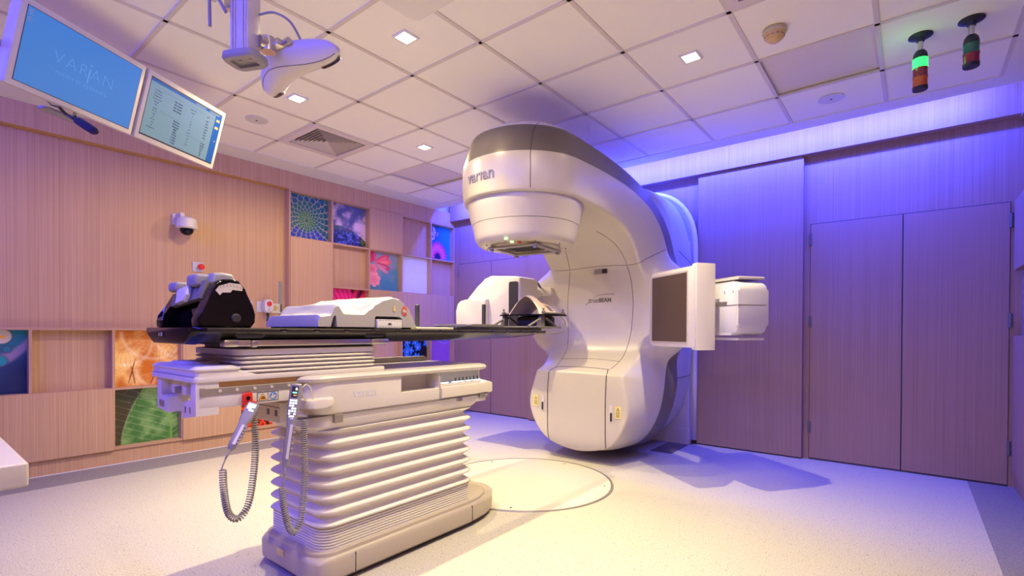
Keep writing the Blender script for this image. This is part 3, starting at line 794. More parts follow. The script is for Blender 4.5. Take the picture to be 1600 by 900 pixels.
# imager arms ---------------------------------------------------------
def dirs(ya):
    r = Vector((math.cos(ya), math.sin(ya), 0)); return r, Vector((math.sin(ya), -math.cos(ya), 0))
rd, nd = dirs(math.radians(-36))
PK = 1.2
PC = CAM+(Vector((-1.143, 2.981, 1.248))-CAM)*PK
MP = frame(PC, rd, (0, 0, 1)) @ Matrix.Scale(PK, 4)     # x right, y up, z towards the viewer side
b = NB()
outer = rrect(-.225, .255, -.232, .232, [.012, .045, .045, .012], 6)
prism(b, outer, 'z', -.085, .012, M=None, bev=.008)
prism(b, [(.215, -.245), (.262, -.245), (.262, .245), (.215, .245)], 'z', -.12, .008, bev=.010)
bmesh.ops.transform(b, matrix=MP, verts=b.verts)
pan = obj('imaging_panel', b, M_white2, G, smooth='auto')
b = NB(); 
for pr in (rrect(-.195, .195, -.212, .212, .006, 3),): prism(b, pr, 'z', .010, .0155)
bmesh.ops.transform(b, matrix=MP, verts=b.verts); obj('panel_bezel', b, M_white, pan)
b = NB(); box(b, -.183, .183, -.200, .200, .013, .0175); bmesh.ops.transform(b, matrix=MP, verts=b.verts); obj('panel_screen', b, M_glass, pan)
# folded arm carrying the panel
AX = -1.02; 
b = NB()
def pp(x, y): return PC+rd*x-nd*y
arm = [PC-nd*.14+rd*.12, PC-nd*.22+rd*.10, PC-nd*.34-rd*.02, Vector((-1.46, 4.0, 1.30))]
tube(b, spline(arm, 6), .075, 16); obj('panel_arm', b, M_white2, G, smooth=True)
b = NB()
MA = frame(PC-nd*.26*PK+rd*.20*PK, rd, (0, 0, 1)) @ Matrix.Scale(PK, 4)
prism(b, rrect(-.20, .17, -.16, .14, [.05, .03, .03, .06], 6), 'z', -.12, .08, bev=.02); bmesh.ops.transform(b, matrix=MA, verts=b.verts)
ah = obj('arm_housing', b, M_lilac, G, smooth='auto')
b = NB(); prism(b, rrect(-.20, .15, .152, .168, .006, 3), 'z', -.11, .06); prism(b, rrect(-.20, .15, -.188, -.174, .006, 3), 'z', -.11, .06); bmesh.ops.transform(b, matrix=MA, verts=b.verts); parts('arm_housing_cap', b, M_white, ah)
b = NB(); box(b, -.20, .172, .005, .010, -.1, .081); box(b, -.08, .08, .012, .03, -.1, .0815)
for x in (.06, .13): lathe(b, [(0, .081), (.004, .081), (.004, .083), (0, .083)], (x, .085, 0), 8)
bmesh.ops.transform(b, matrix=MA, verts=b.verts); obj('arm_housing_slot', b, M_steeld, ah)
# left imaging source, folded back beside the machine
SC = Vector((-3.10, 3.55, 1.32))
b = NB()
prism(b, [(-3.40,1.15),(-3.385,1.40),(-3.31,1.415),(-3.20,1.54),(-3.13,1.60),(-3.05,1.622),(-2.75,1.60),(-2.715,1.585),(-2.705,1.56),(-2.707,1.12),(-3.38,1.12)], 'y', 3.50, 3.78, bev=.02, seg=3)
src = obj('imaging_source', b, M_white2, G, smooth='auto')
b = NB()
prism(b, [(-3.46,1.12),(-3.465,1.30),(-3.44,1.37),(-3.40,1.398),(-3.33,1.408),(-3.07,1.405),(-3.07,1.12)], 'y', 3.455, 3.74, bev=.016, seg=3)
obj('source_cover', b, M_white2, src, smooth='auto')
b = NB(); prism(b, rrect(-2.83, -2.725, 1.14, 1.553, .02, 4), 'y', 3.496, 3.51); obj('source_window', b, M_blackm, src)
b = NB(); tube(b, spline([(-2.76, 3.66, 1.44), (-2.80, 3.85, 1.46), (-2.92, 4.08, 1.50)], 6), .045, 14)
prism(b, rrect(-2.98, -2.70, 1.455, 1.535, .03, 5), 'y', 3.98, 4.12, bev=.01)
obj('source_arm', b, M_white2, G, smooth='auto')
b = NB(); tube(b, spline([(-2.72, 3.64, 1.53), (-2.74, 3.8, 1.56), (-2.86, 4.03, 1.54)], 6), .012, 8); obj('source_cable', b, M_blackm, G, smooth=True)

# ================================================================== TREATMENT COUCH
XC = -2.20
T = thing('treatment_couch', 'white pleated treatment couch with a long black tabletop on a warm grey base', 'treatment couch', (XC, 1.7, 0))
# base
b = NB()
def plan(a, y0, y1, nose, r=.09):
    pts = [(XC-a, y0+r)]
    for i in range(7): th = math.radians(180+90*i/6); pts.append((XC-a+r+r*math.cos(th), y0+r+r*math.sin(th)))
    for i in range(7): th = math.radians(270+90*i/6); pts.append((XC+a-r+r*math.cos(th), y0+r+r*math.sin(th)))
    pts += [(XC+a, y1), (XC+a*.93, y1+nose*.35), (XC+a*.78, y1+nose*.62), (XC+a*.5, y1+nose*.86), (XC+a*.2, y1+nose*.98), (XC, y1+nose)]
    pts += [(2*XC-p[0], p[1]) for p in reversed(pts[-6:-1])]
    return pts
def ring(a, y0, y1, nose, z, r=.09): return [(x, y, z) for x, y in plan(a, y0, y1, nose, r)]
loft(b, [ring(.262, 1.125, 2.05, .36, .022), ring(.275, 1.112, 2.06, .38, .034), ring(.276, 1.110, 2.06, .385, .105), ring(.268, 1.118, 2.06, .33, .122), ring(.258, 1.128, 2.06, .30, .128), ring(.256, 1.13, 2.06, .29, .142), ring(.250, 1.14, 2.05, .27, .146)])
base = obj('base', b, M_taupe2, T, smooth='auto')
b = NB(); loft(b, [ring(.245, 1.15, 2.02, .30, .0055), ring(.245, 1.15, 2.02, .30, .024)]); obj('base_foot', b, M_dark, base)
b = NB(); box(b, XC+.274, XC+.2775, 1.30, 1.303, .03, .12); box(b, XC+.272, XC+.2775, 2.058, 2.061, .03, .12); parts('base_seam', b, M_dark, base)
b = NB(); box(b, XC-.02-.03, XC-.02+.03, 1.106, 1.112, .085, .115, .002); obj('base_latch', b, M_yel2, base)
# ribbed lower skirt and pleated bellows
def rect_ring(a, y0, y1, z, r=.07, n=8):
    return [(x, y, z) for x, y in rrect(XC-a, XC+a, y0, y1, r, n)]
b = NB(); R_ = []
for i in range(9):
    z = .143+i*.0125
    for dz, o in ((0, 0), (.002, .006), (.0085, .006), (.0105, 0)): R_.append(rect_ring(.236+o, 1.163-o, 2.10+o, z+dz, .07))
loft(b, R_, mi=0); obj('rib_skirt', b, M_white2, T, smooth='auto')
b = NB(); R_ = []; NP = 7; z0, z1 = .253, .672
for i in range(NP*8+1):
    u = i/8; z = z0+(z1-z0)*i/(NP*8); c = abs(math.cos(PI*u))
    o = .026*(1-(1-c)**.8)*1.0 if 0 < i < NP*8 else 0
    o = .030*(.5+.5*math.cos(2*PI*u))**1.5
    R_.append(rect_ring(.226+o, 1.175-o, 2.085+o, z, .085))
loft(b, R_); obj('pleated_bellows', b, M_white2, T, smooth=True)
# upper carriage
b = NB(); loft(b, [rect_ring(.20, 1.15, 2.10, .655, .06), rect_ring(.235, 1.135, 2.13, .668, .09), rect_ring(.252, 1.10, 2.16, .692, .09), rect_ring(.254, 1.10, 2.19, .745, .09)])
obj('lower_skirt', b, M_white2, T, smooth='auto')
b = NB(); loft(b, [rect_ring(.258, 1.075, 2.20, .742, .10), rect_ring(.262, 1.07, 2.205, .75, .10), rect_ring(.262, 1.07, 2.205, .888, .10)])
shell = obj('carriage_shell', b, M_white2, T, smooth='auto')
c = NB(); box(c, XC+.165, XC+.4, 1.565, 1.815, .803, .885, .006); cut(shell, c)
c = NB(); box(c, XC+.175, XC+.4, 1.825, 2.185, .818, .886, .006); cut(shell, c)
c = NB(); box(c, XC+.2, XC+.4, 2.15, 2.4, .818, .886, .002); cut(shell, c)
b = NB(); loft(b, [rect_ring(.262, 1.06, 2.225, .884, .10), rect_ring(.272, 1.05, 2.235, .889, .10), rect_ring(.275, 1.047, 2.238, .900, .10), rect_ring(.268, 1.054, 2.231, .910, .10), rect_ring(.255, 1.065, 2.22, .914, .10)])
obj('carriage_top', b, M_white, T, smooth='auto')
b = NB(); box(b, XC+.262, XC+.2635, 1.819, 1.8215, .745, .884); box(b, XC+.23, XC+.262, 1.05, 2.21, .7385, .7425); obj('shell_seam', b, M_mid, shell)
b = NB()
pts_ = [(XC+.175, .822), (XC+.27, .806), (XC+.273, .798), (XC+.273, .752), (XC+.262, .746), (XC+.175, .746)]
prism(b, pts_, 'y', 1.825, 2.232, bev=.004); kp = obj('keypad_shelf', b, M_white, T, smooth='auto')
def keyplane(k, x): return XC+.185+x
b = NB()
slope = (.806-.822)/.095
random.seed(8)
for i in range(26):
    y = 1.86+i*.0135
    for j in range(3):
        if random.random() < .18: continue
        x = XC+.195+j*.022; z = .822+slope*(x-(XC+.175))
        box(b, x-.007, x+.007, y-.005, y+.004, z, z+.0035)
parts('lit_key', b, M_key, kp)
b = NB()
for i in range(7): box(b, XC+.192, XC+.20, 2.0+i*.03, 2.004+i*.03, .82, .842)
parts('key_lever', b, M_mid, kp)
b = NB()
text(b, 'var\u0131an', .052, frame((XC+.2615, 1.36, .825), (0, 1, 0), (0, 0, 1)), depth=.0022, bold=.0012); obj('word_mark', b, M_lilac, shell)
b = NB(); box(b, XC+.245, XC+.268, 1.955, 1.985, .718, .742, .002); obj('rail_clip', b, M_steel, T)
b = NB(); box(b, XC+.245, XC+.268, 2.13, 2.20, .722, .746, .002); cyl(b, (XC+.255, 2.165, .734), (XC+.295, 2.165, .734), .008, 12, mi=0); obj('rail_bracket', b, M_steeld, T)
b = NB(); box(b, XC+.245, XC+.2715, 1.20, 1.24, .705, .742, .002); obj('rail_end', b, M_steeld, T)
b = NB(); box(b, XC-.24, XC+.256, 2.10, 2.195, .700, .742, .006); obj('end_block', b, M_white2, T, smooth='auto')
# far tray seen over the carriage top
b = NB(); prism(b, [(1.5, .915), (1.52, .945), (2.16, .945), (2.18, .935), (2.18, .915)], 'x', XC-.262, XC-.245, bev=.003); obj('far_tray', b, M_steeld, T)
# sliding beam, front brackets, plate
b = NB()
box(b, XC+.17, XC+.222, .69, 1.07, .818, .874, .004)
beam = obj('beam', b, M_white2, T, smooth='auto')
b = NB(); box(b, XC-.20, XC-.15, .70, 1.07, .818, .872, .004); obj('beam', b, M_white2, T, smooth='auto')
b = NB(); box(b, XC+.16, XC+.214, .70, 1.08, .885, .918); box(b, XC-.2, XC+.16, .74, 1.08, .88, .918); obj('beam_core', b, M_ochre, beam)
b = NB(); box(b, XC+.206, XC+.2265, .70, 1.075, .868, .893, .002)
for y in (.76, .82, .885, .95, 1.02): lathe(b, [(0, 0), (.006, 0), (.006, .003), (0, .003)], (0, 0, 0), 12, M=Matrix.Translation((XC+.2265, y, .881)) @ Matrix.Rotation(PI/2, 4, 'Y'), mi=1)
box(b, XC+.205, XC+.228, .695, .71, .866, .895, .001, mi=0)
obj('side_rail', b, [M_steeld, M_white], beam)
b = NB()
prism(b, [(XC-.19+x, z) for x, z in ((0, .915), (.055, .915), (.055, .845), (.085, .845), (.10, .84), (.115, .80), (.12, .78), (0, .79))], 'y', .685, .76, bev=.003)
prism(b, [(XC+.222-x, z) for x, z in ((0, .915), (.045, .915), (.045, .845), (.085, .845), (.12, .83), (.13, .80), (.13, .775), (0, .795))], 'y', .682, .76, bev=.003)
box(b, XC-.085, XC+.07, .70, .78, .855, .915, .008)
obj('front_bracket', b, M_white2, beam, smooth='auto')
b = NB()
for x in (XC-.15, XC-.12, XC+.165, XC+.02, XC+.12): box(b, x, x+.014, .6805, .70, .80 if x > XC+.1 or x < XC-.1 else .86, .825 if x > XC+.1 or x < XC-.1 else .89, .002)
parts('bracket_catch', b, M_steeld, beam)
b = NB(); prism(b, [(.838, .818), (.838, .86), (.858, .866), (.872, .866), (.872, .830), (.890, .829), (.890, .824)], 'x', XC+.222, XC+.236, bev=.002); lathe(b, [(0, 0), (.007, 0), (.007, .012), (0, .012)], (0, 0, 0), 12, M=Matrix.Translation((XC+.228, .856, .846)) @ Matrix.Rotation(PI/2, 4, 'Y'), mi=1)
obj('red_holder', b, [M_red, M_black], beam)
b = NB(); xs = XC+.2222
box(b, xs, xs+.001, .895, .979, .826, .862, mi=0)
for y0 in (.897, .938): box(b, xs+.0008, xs+.0014, y0, y0+.039, .828, .860, mi=1)
MY = lambda y, z: frame((xs+.0016, y, z), (0, 1, 0), (0, 0, 1))
prism(b, [(.901, .831), (.932, .831), (.9165, .857)], 'x', xs+.001, xs+.0018, mi=0); prism(b, [(.9035, .8325), (.9295, .8325), (.9165, .8545)], 'x', xs+.001, xs+.0022, mi=2)
box(b, xs+.002, xs+.0026, .909, .925, .836, .840, mi=0); box(b, xs+.002, xs+.0026, .913, .922, .842, .845, mi=0)
lathe(b, [(0, 0), (.0145, 0), (.0145, .0008), (0, .0008)], (0, 0, 0), 24, M=Matrix.Translation((xs+.0012, .9575, .844)) @ Matrix.Rotation(PI/2, 4, 'Y'), mi=3)
lathe(b, [(0, 0), (.004, 0), (.004, .0006), (0, .0006)], (0, 0, 0), 12, M=Matrix.Translation((xs+.002, .9555, .8505)) @ Matrix.Rotation(PI/2, 4, 'Y'), mi=1)
prism(b, [(.947, .836), (.956, .833), (.968, .842), (.968, .849), (.958, .846), (.948, .846)], 'x', xs+.002, xs+.0026, mi=1)
obj('hazard_label', b, [M_black, M_white, M_orange, M_bluep], beam)
b = NB(); box(b, XC-.20, XC+.13, 1.03, 1.14, .71, .80, .004)
for x in (XC-.12, XC+.02): pass
ul = obj('under_bracket', b, M_white2, T)
b = NB()
for y in (1.03,):
    for x in (XC+.02, XC+.09): box(b, x, x+.02, y-.002, y, .74, .765)
box(b, XC-.2, XC+.131, 1.0285, 1.03, .775, .778)
obj('bracket_port', b, M_mid, ul)
b = NB(); prism(b, rrect(XC-.235, XC+.228, .675, 1.50, .02, 4), 'z', .913, .934, bev=.004); obj('carriage_plate', b, M_white2, T, smooth='auto')
b = NB()
def cr(a0, a1, y0, y1, z, r): return [(x, y, z) for x, y in rrect(XC+a0, XC+a1, y0, y1, r, 5)]
loft(b, [cr(-.232, .225, .68, .90, .934, .02), cr(-.232, .225, .68, .835, .954, .02), cr(-.237, .230, .675, .838, .957, .02), cr(-.237, .230, .675, .838, .962, .02), cr(-.225, .218, .69, .82, .972, .03)])
box(b, XC-.12, XC+.06, .71, .83, .965, .982, .008)
obj('front_cover', b, M_white2, T, smooth='auto')
b = NB(); box(b, XC-.236, XC+.22, .6755, .681, .9335, .9355); obj('cover_joint', b, M_grey, T)
# upper small bellows
b = NB(); R_ = []
def rr2(a, y0, y1, z): return [(x, y, z) for x, y in rrect(XC-a, XC+a, y0, y1, .05, 6)]
zz = .936
R_ += [rr2(.205, .84, 1.46, .934)]
for i in range(4):
    R_ += [rr2(.204, .840, 1.448, zz), rr2(.216, .828, 1.458, zz+.003), rr2(.224, .820, 1.464, zz+.009), rr2(.218, .826, 1.460, zz+.014), rr2(.204, .840, 1.448, zz+.0165)]; zz += .0175
R_ += [rr2(.216, .828, 1.462, zz), rr2(.222, .822, 1.466, zz+.002), rr2(.222, .822, 1.466, 1.030), rr2(.205, .84, 1.455, 1.032)]
loft(b, R_); obj('upper_bellows', b, M_white2, T, smooth='auto')
b = NB(); box(b, XC-.19, XC+.19, .86, 1.45, 1.03, 1.06); obj('couch_core', b, M_mid, T)
b = NB(); box(b, XC+.215, XC+.242, .80, 1.43, 1.042, 1.066, .003); box(b, XC-.242, XC-.215, .80, 1.43, 1.042, 1.066, .003); parts('tabletop_rail', b, M_steel, T, smooth='auto')
b = NB()
box(b, XC+.205, XC+.250, .765, .82, 1.040, 1.069, .008); box(b, XC+.213, XC+.254, .862, .885, 1.038, 1.066, .006); box(b, XC+.21, XC+.252, 1.40, 1.50, 1.040, 1.068, .008); cyl(b, (XC+.235, 1.435, 1.044), (XC+.235, 1.435, 1.068), .012, 12)
parts('rail_clamp', b, M_steel, T, smooth='auto')
# tabletop: shallow hull with a flat rim, tapering towards the head end
b = NB(); R_ = []
def sec(y, a, zt, zb, ab):
    h = zt-.012
    return [(XC+a-.004, y, zt), (XC+a, y, zt-.005), (XC+a, y, h-.004), (XC+a-.012, y, h-.012), (XC+ab+.03, y, zb+.012), (XC+ab, y, zb), (XC-ab, y, zb), (XC-ab-.03, y, zb+.012), (XC-a+.012, y, h-.012), (XC-a, y, h-.004), (XC-a, y, zt-.005), (XC-a+.004, y, zt)]
for y, a, zb, ab in ((.675, .235, 1.060, .14), (.695, .258, 1.054, .16), (.73, .263, 1.051, .17), (1.0, .265, 1.051, .185), (1.6, .265, 1.051, .185), (2.0, .265, 1.054, .185), (2.35, .265, 1.060, .185), (2.6, .26, 1.068, .18), (2.78, .25, 1.079, .17), (2.83, .24, 1.09, .16)):
    R_.append(sec(y, a, 1.112, zb, ab))
loft(b, R_); ttop = obj('tabletop', b, M_carbon, T, smooth='auto')
b = NB()
pr = sec(.66, .245, 1.1135, 1.052, .165); loft(b, [[(x, .662, z) for x, y, z in sec(0, .237, 1.112, 1.056, .155)], [(x, .667, z) for x, y, z in pr], [(x, .69, z) for x, y, z in sec(0, .262, 1.1135, 1.050, .16)], [(x, .705, z) for x, y, z in sec(0, .266, 1.1135, 1.050, .165)]])
cap_ = obj('tabletop_end_cap', b, M_black, T, smooth='auto')
b = NB(); box(b, XC-.09, XC-.035, .6605, .6625, 1.077, 1.095, mi=0); prism(b, [(XC-.087, 1.081), (XC-.077, 1.081), (XC-.082, 1.093)], 'y', .6598, .661, mi=1)
box(b, XC-.074, XC-.070, .6598, .661, 1.081, 1.093, mi=2)
obj('display', b, [M_black, M_orange, M_bluep], cap_)
b = NB(); text(b, '77', .017, frame((XC-.052, .6598, 1.086), (1, 0, 0), (0, 0, 1)), depth=.0005, bold=.0006); obj('display_number', b, M_white, cap_)
b = NB()
for i in range(13):
    y = .98+i*.14
    box(b, XC+.252, XC+.2665, y-.014, y+.014, 1.098, 1.109, .003); box(b, XC-.2665, XC-.252, y-.014, y+.014, 1.098, 1.109, .003)
parts('index_notch', b, M_black, ttop)
b = NB()
for i in range(13):
    y = .98+i*.14
    box(b, XC+.264, XC+.2672, y-.009, y+.009, 1.098, 1.1005)
parts('notch_lip', b, M_steel, ttop)
b = NB()
for y in (.86, 1.42): prism(b, [(y-.07, 1.098), (y-.045, 1.073), (y+.045, 1.073), (y+.07, 1.098)], 'x', XC+.19, XC+.25, bev=.004)
parts('rail_bracket', b, M_blackm, ttop)

# ---- hand pendants with coiled cords
def pendant(label, top, bot, loop, end, lit, loopn=46):
    """top/bot: ends of the grip; loop: lowest point of the cord; end: where the cord goes back"""
    top, bot = Vector(top), Vector(bot)
    P_ = thing('hand_pendant', label, 'hand control', top, group=None)
    ax = (bot-top); Ln = ax.length; ax.normalize()
    side = Vector((1, -1, 0)).normalized()             # keys look outwards, towards the room
    nrm = (side-ax*side.dot(ax)).normalized(); rt = ax.cross(nrm).normalized()
    M = Matrix(((rt.x, ax.x, nrm.x, top.x), (rt.y, ax.y, nrm.y, top.y), (rt.z, ax.z, nrm.z, top.z), (0, 0, 0, 1)))
    b = NB(); rings = []
    for s, w_, d, o in ((0, .014, .006, .0), (.012, .021, .010, 0), (.1, .023, .011, 0), (.35, .022, .011, .002), (.45, .017, .011, .004), (.55, .015, .011, .004), (.85, .0145, .012, .002), (.96, .013, .010, 0), (1, .007, .005, 0)):
        rings.append([(x, s*Ln, z+o) for x, z in rrect(-w_, w_, -d, d, min(w_, d)*.8, 3)])
    loft(b, rings); bmesh.ops.transform(b, matrix=M, verts=b.verts); g = obj('grip', b, M_pend, P_, smooth='auto')
    b = NB(); rings = [[(x, s*Ln, -.014+.012*k) for x, s in rrect(-.012, .012, .5, .95, .008, 2)] for k in (0, 1)]
    random.seed(5); b.free(); b = NB()
    for i in range(6): box(b, -.0205, -.0125, Ln*(.52+.065*i)-.004, Ln*(.52+.065*i)+.004, .002, .014, .0015)
    bmesh.ops.transform(b, matrix=M, verts=b.verts); parts('thumb_wheel', b, M_grey, P_)
    b = NB(); box(b, -.011, -.001, Ln*.49, Ln*.9, .0135, .0155); bmesh.ops.transform(b, matrix=M, verts=b.verts); obj('key_strip', b, M_white2, P_)
    b = NB()
    if lit:
        box(b, -.012, .012, Ln*.035, Ln*.17, .0108, .0122, mi=1)
        box(b, -.009, -.002, Ln*.05, Ln*.08, .012, .0126, mi=0); box(b, -.009, .008, Ln*.1, Ln*.12, .012, .0126, mi=2); box(b, -.009, .004, Ln*.135, Ln*.15, .012, .0126, mi=3)
    for i in range(9 if lit else 4):
        for j in range(3):
            y = Ln*((.205+.032*i) if lit else (.06+.04*i)); x = (j-1)*.010*(1 if i < 6 else .6)
            if random.random() < .15: continue
            box(b, x-.0037, x+.0037, y-.0035, y+.0035, .011, .0145, .001)
    bmesh.ops.transform(b, matrix=M, verts=b.verts); obj('lit_keys', b, [M_key, M_blackm, M_lcd, M_scr_or], P_)
    b = NB(); tube(b, [bot, bot+ax*.02, bot+ax*.035], [.0055, .0045, .003], 10)
    pth = spline([bot+ax*.03, bot+ax*.06+Vector((0, 0, -.01)), Vector(loop[0])], 5); tube(b, pth, .0024, 8); obj('strain_relief', b, M_cord, P_, smooth=True)
    # helix along the hanging loop
    C_ = [Vector(p) for p in spline(list(loop)+[end], 40)]
    cum = [0]
    for a_, c_ in zip(C_, C_[1:]): cum.append(cum[-1]+(c_-a_).length)
    tot = cum[-1]; pts_ = []; per = loopn; n_ = 11; fr = None
    for k in range(per*n_+1):
        s = tot*k/(per*n_); i = min(max(np.searchsorted(cum, s)-1, 0), len(C_)-2); u = (s-cum[i])/max(cum[i+1]-cum[i], 1e-9)
        p = C_[i].lerp(C_[i+1], u); tg = (C_[i+1]-C_[i]).normalized()
        a_ = Vector((1, .4, 0)); a_ = (a_-tg*a_.dot(tg)).normalized(); d_ = tg.cross(a_)
        th = 2*PI*k/n_; r = .0110; pts_.append(p+a_*r*math.cos(th)+d_*r*math.sin(th))
    b = NB(); tube(b, pts_, .0026, 6); obj('coiled_cord', b, M_cord, P_, smooth=True)
    return P_
pendant('grey hand control hanging below the red holder, its coiled cord over open floor', (XC+.262, .868, .828), (XC+.285, .772, .672),
        [(XC+.285, .748, .606), (XC+.287, .750, .53), (XC+.287, .765, .445), (XC+.285, .80, .415), (XC+.283, .835, .455), (XC+.28, .856, .56), (XC+.275, .866, .68)], (XC+.25, .868, .815), False, 74)
pendant('lit hand control with small screen in the cup by the pleated column', (XC+.305, 1.012, .893), (XC+.315, .960, .575),
        [(XC+.313, .948, .50), (XC+.314, .955, .42), (XC+.314, .975, .335), (XC+.312, 1.005, .31), (XC+.306, 1.03, .37), (XC+.302, 1.045, .50), (XC+.30, 1.045, .62)], (XC+.29, 1.05, .74), True, 74)
b = NB(); prism(b, rrect(XC+.20, XC+.315, 1.055, 1.19, [.05, .02, .02, .03], 6), 'z', .785, .82, bev=.006); hold = obj('pendant_cup', b, M_white2, T, smooth='auto')
b = NB(); tube(b, spline([(XC+.27, 1.10, .82), (XC+.285, 1.08, .87), (XC+.295, 1.055, .885), (XC+.30, 1.035, .86), (XC+.29, 1.06, .815)], 6), .004, 8); obj('wire_hook', b, M_steel, T, smooth=True)

# ================================================================== THINGS ON THE COUCH
TT = 1.1125
# -- black foot and knee rest
K_ = thing('knee_rest', 'glossy black moulded foot and knee rest at the near end of the couch', 'positioning cushion', (-2.19, .79, TT))
def side_prof(o): return None
b = NB()
# two side cheeks
def cheek(x0, x1):
    pts_ = [(.688, TT+.004), (.70, TT), (.868, TT), (.883, TT+.02), (.886, TT+.05), (.876, TT+.085), (.845, TT+.145), (.825, TT+.175), (.80, TT+.180), (.77, TT+.178), (.745, TT+.165), (.735, TT+.14), (.715, TT+.09), (.70, TT+.055), (.686, TT+.03)]
    prism(b, pts_, 'x', x0, x1, bev=.008, seg=3)
cheek(-2.035, -1.965)
obj('side_cheek', b, M_black, K_, smooth='auto')
b = NB(); pts_ = [(.688, TT+.004), (.70, TT), (.868, TT), (.883, TT+.02), (.876, TT+.085), (.83, TT+.15), (.79, TT+.155), (.745, TT+.14), (.72, TT+.09), (.70, TT+.045), (.686, TT+.03)]
prism(b, pts_, 'x', -2.41, -2.345, bev=.008, seg=3); obj('side_cheek', b, M_black, K_, smooth='auto')
b = NB(); prism(b, [(.745, TT+.005), (.87, TT+.005), (.862, TT+.09), (.80, TT+.15), (.765, TT+.14), (.75, TT+.06)], 'x', -2.36, -2.02, bev=.006); obj('centre_body', b, M_black, K_, smooth='auto')
b = NB(); MF = frame((-2.2, .738, TT+.128), (1, 0, .12), (0, .35, 1))
prism(b, [(-.155, -.03), (.165, -.045), (.165, .028), (.12, .035), (-.10, .035), (-.155, .02)], 'z', -.01, .01, bev=.003); 
for x in (-.125, .115): lathe(b, [(0, .0095), (.006, .0095), (.006, .011), (0, .011)], (x, .01, 0), 12, mi=1); box(b, x-.002, x+.002, -.012, .008, .0095, .011, mi=1)
bmesh.ops.transform(b, matrix=MF, verts=b.verts); obj('foot_plate', b, [M_mid, M_black], K_, smooth='auto')
b = NB(); prism(b, [(-.065, .01), (-.06, .022), (.05, .022), (.065, -.02), (.05, -.045), (-.03, -.045), (-.035, -.01)], 'z', .01, .03, bev=.005)
bmesh.ops.transform(b, matrix=MF, verts=b.verts); obj('latch_handle', b, M_lilac, K_, smooth='auto')
for x0, x1, y0, y1, z0, z1 in ((-2.385, -2.295, .72, .80, TT+.145, TT+.185), (-2.17, -2.075, .715, .80, TT+.155, TT+.202)):
    b = NB(); box(b, x0, x1, y0, y1, z0, z1, .012, 3); obj('foot_pad', b, M_grey, K_, smooth='auto')
b = NB(); prism(b, [(.745, TT+.13), (.765, TT+.205), (.80, TT+.21), (.835, TT+.205), (.862, TT+.14), (.84, TT+.12)], 'x', -2.16, -2.04, bev=.012, seg=3); obj('knee_pad', b, M_grey, K_, smooth='auto')
b = NB(); prism(b, [(.742, TT+.135), (.755, TT+.152), (.79, TT+.165), (.828, TT+.163), (.836, TT+.150), (.835, TT+.138), (.80, TT+.140), (.793, TT+.130), (.765, TT+.128), (.757, TT+.118)], 'x', -1.968, -1.9635)
sc = obj('angle_scale', b, M_white, K_)
b = NB()
for i in range(7): box(b, -1.9636, -1.963, .757+i*.0115, .7585+i*.0115, TT+.146+.008*math.sin(i/6*PI), TT+.153+.008*math.sin(i/6*PI)); box(b, -1.9636, -1.963, .757+i*.0115, .762+i*.0115, TT+.144+.008*math.sin(i/6*PI), TT+.146+.008*math.sin(i/6*PI))
obj('scale_marks', b, M_mid, sc)
b = NB(); lathe(b, [(0, 0), (.017, 0), (.017, .006), (.013, .009), (0, .009)], (0, 0, 0), 28, M=Matrix.Translation((-1.966, .812, TT+.035)) @ Matrix.Rotation(PI/2, 4, 'Y')); obj('round_knob', b, M_blackm, K_, smooth='auto')

# -- white knee cushion block
W_ = thing('leg_support', 'white moulded leg support with round red mark, midway along the couch', 'positioning cushion', (-2.19, 1.42, TT))
b = NB()
# profile height along Y, with two valleys across X
nx, nyy = 33, 49; xa, xb, ya, yb = -2.42, -1.962, 1.14, 1.675
def interp(P, u):
    for (a, c), (d, e) in zip(P, P[1:]):
        if u <= d: t_ = (u-a)/(d-a); t_ = t_*t_*(3-2*t_); return c+(e-c)*t_
    return P[-1][1]
P_side = [(0, .03), (.02, .052), (.11, .056), (.16, .100), (.18, .102), (.235, .066), (.42, .066), (.50, .092), (.56, .118), (.64, .138), (.73, .150), (.81, .143), (.90, .112), (.96, .066), (1, .012)]
P_mid = [(0, .03), (.02, .052), (.11, .058), (.18, .104), (.30, .124), (.5, .138), (.64, .146), (.73, .152), (.81, .145), (.90, .112), (.96, .066), (1, .012)]
grid = []
for i in range(nyy):
    row = []
    u = i/(nyy-1); y = ya+(yb-ya)*u
    for j in range(nx):
        v = j/(nx-1); x = xa+(xb-xa)*v
        wt = math.exp(-((v-.5)/.13)**2)+.55*math.exp(-((v-.02)/.05)**2)*0
        h = interp(P_side, u)*(1-wt)+interp(P_mid, u)*wt
        h -= .022*math.exp(-((abs(v-.5)-.26)/.11)**2)*min(max((u-.2)/.1, 0), 1)*min(max((.66-u)/.16, 0), 1)
        e_ = min(v, 1-v)*(nx-1)
        if e_ < 1.5: h = min(h, h-.010*(1.5-e_)/1.5)
        row.append(b.verts.new((x, y, TT+.008+max(h, .006))))
    grid.append(row)
for i in range(nyy-1):
    for j in range(nx-1): b.faces.new((grid[i][j], grid[i][j+1], grid[i+1][j+1], grid[i+1][j]))
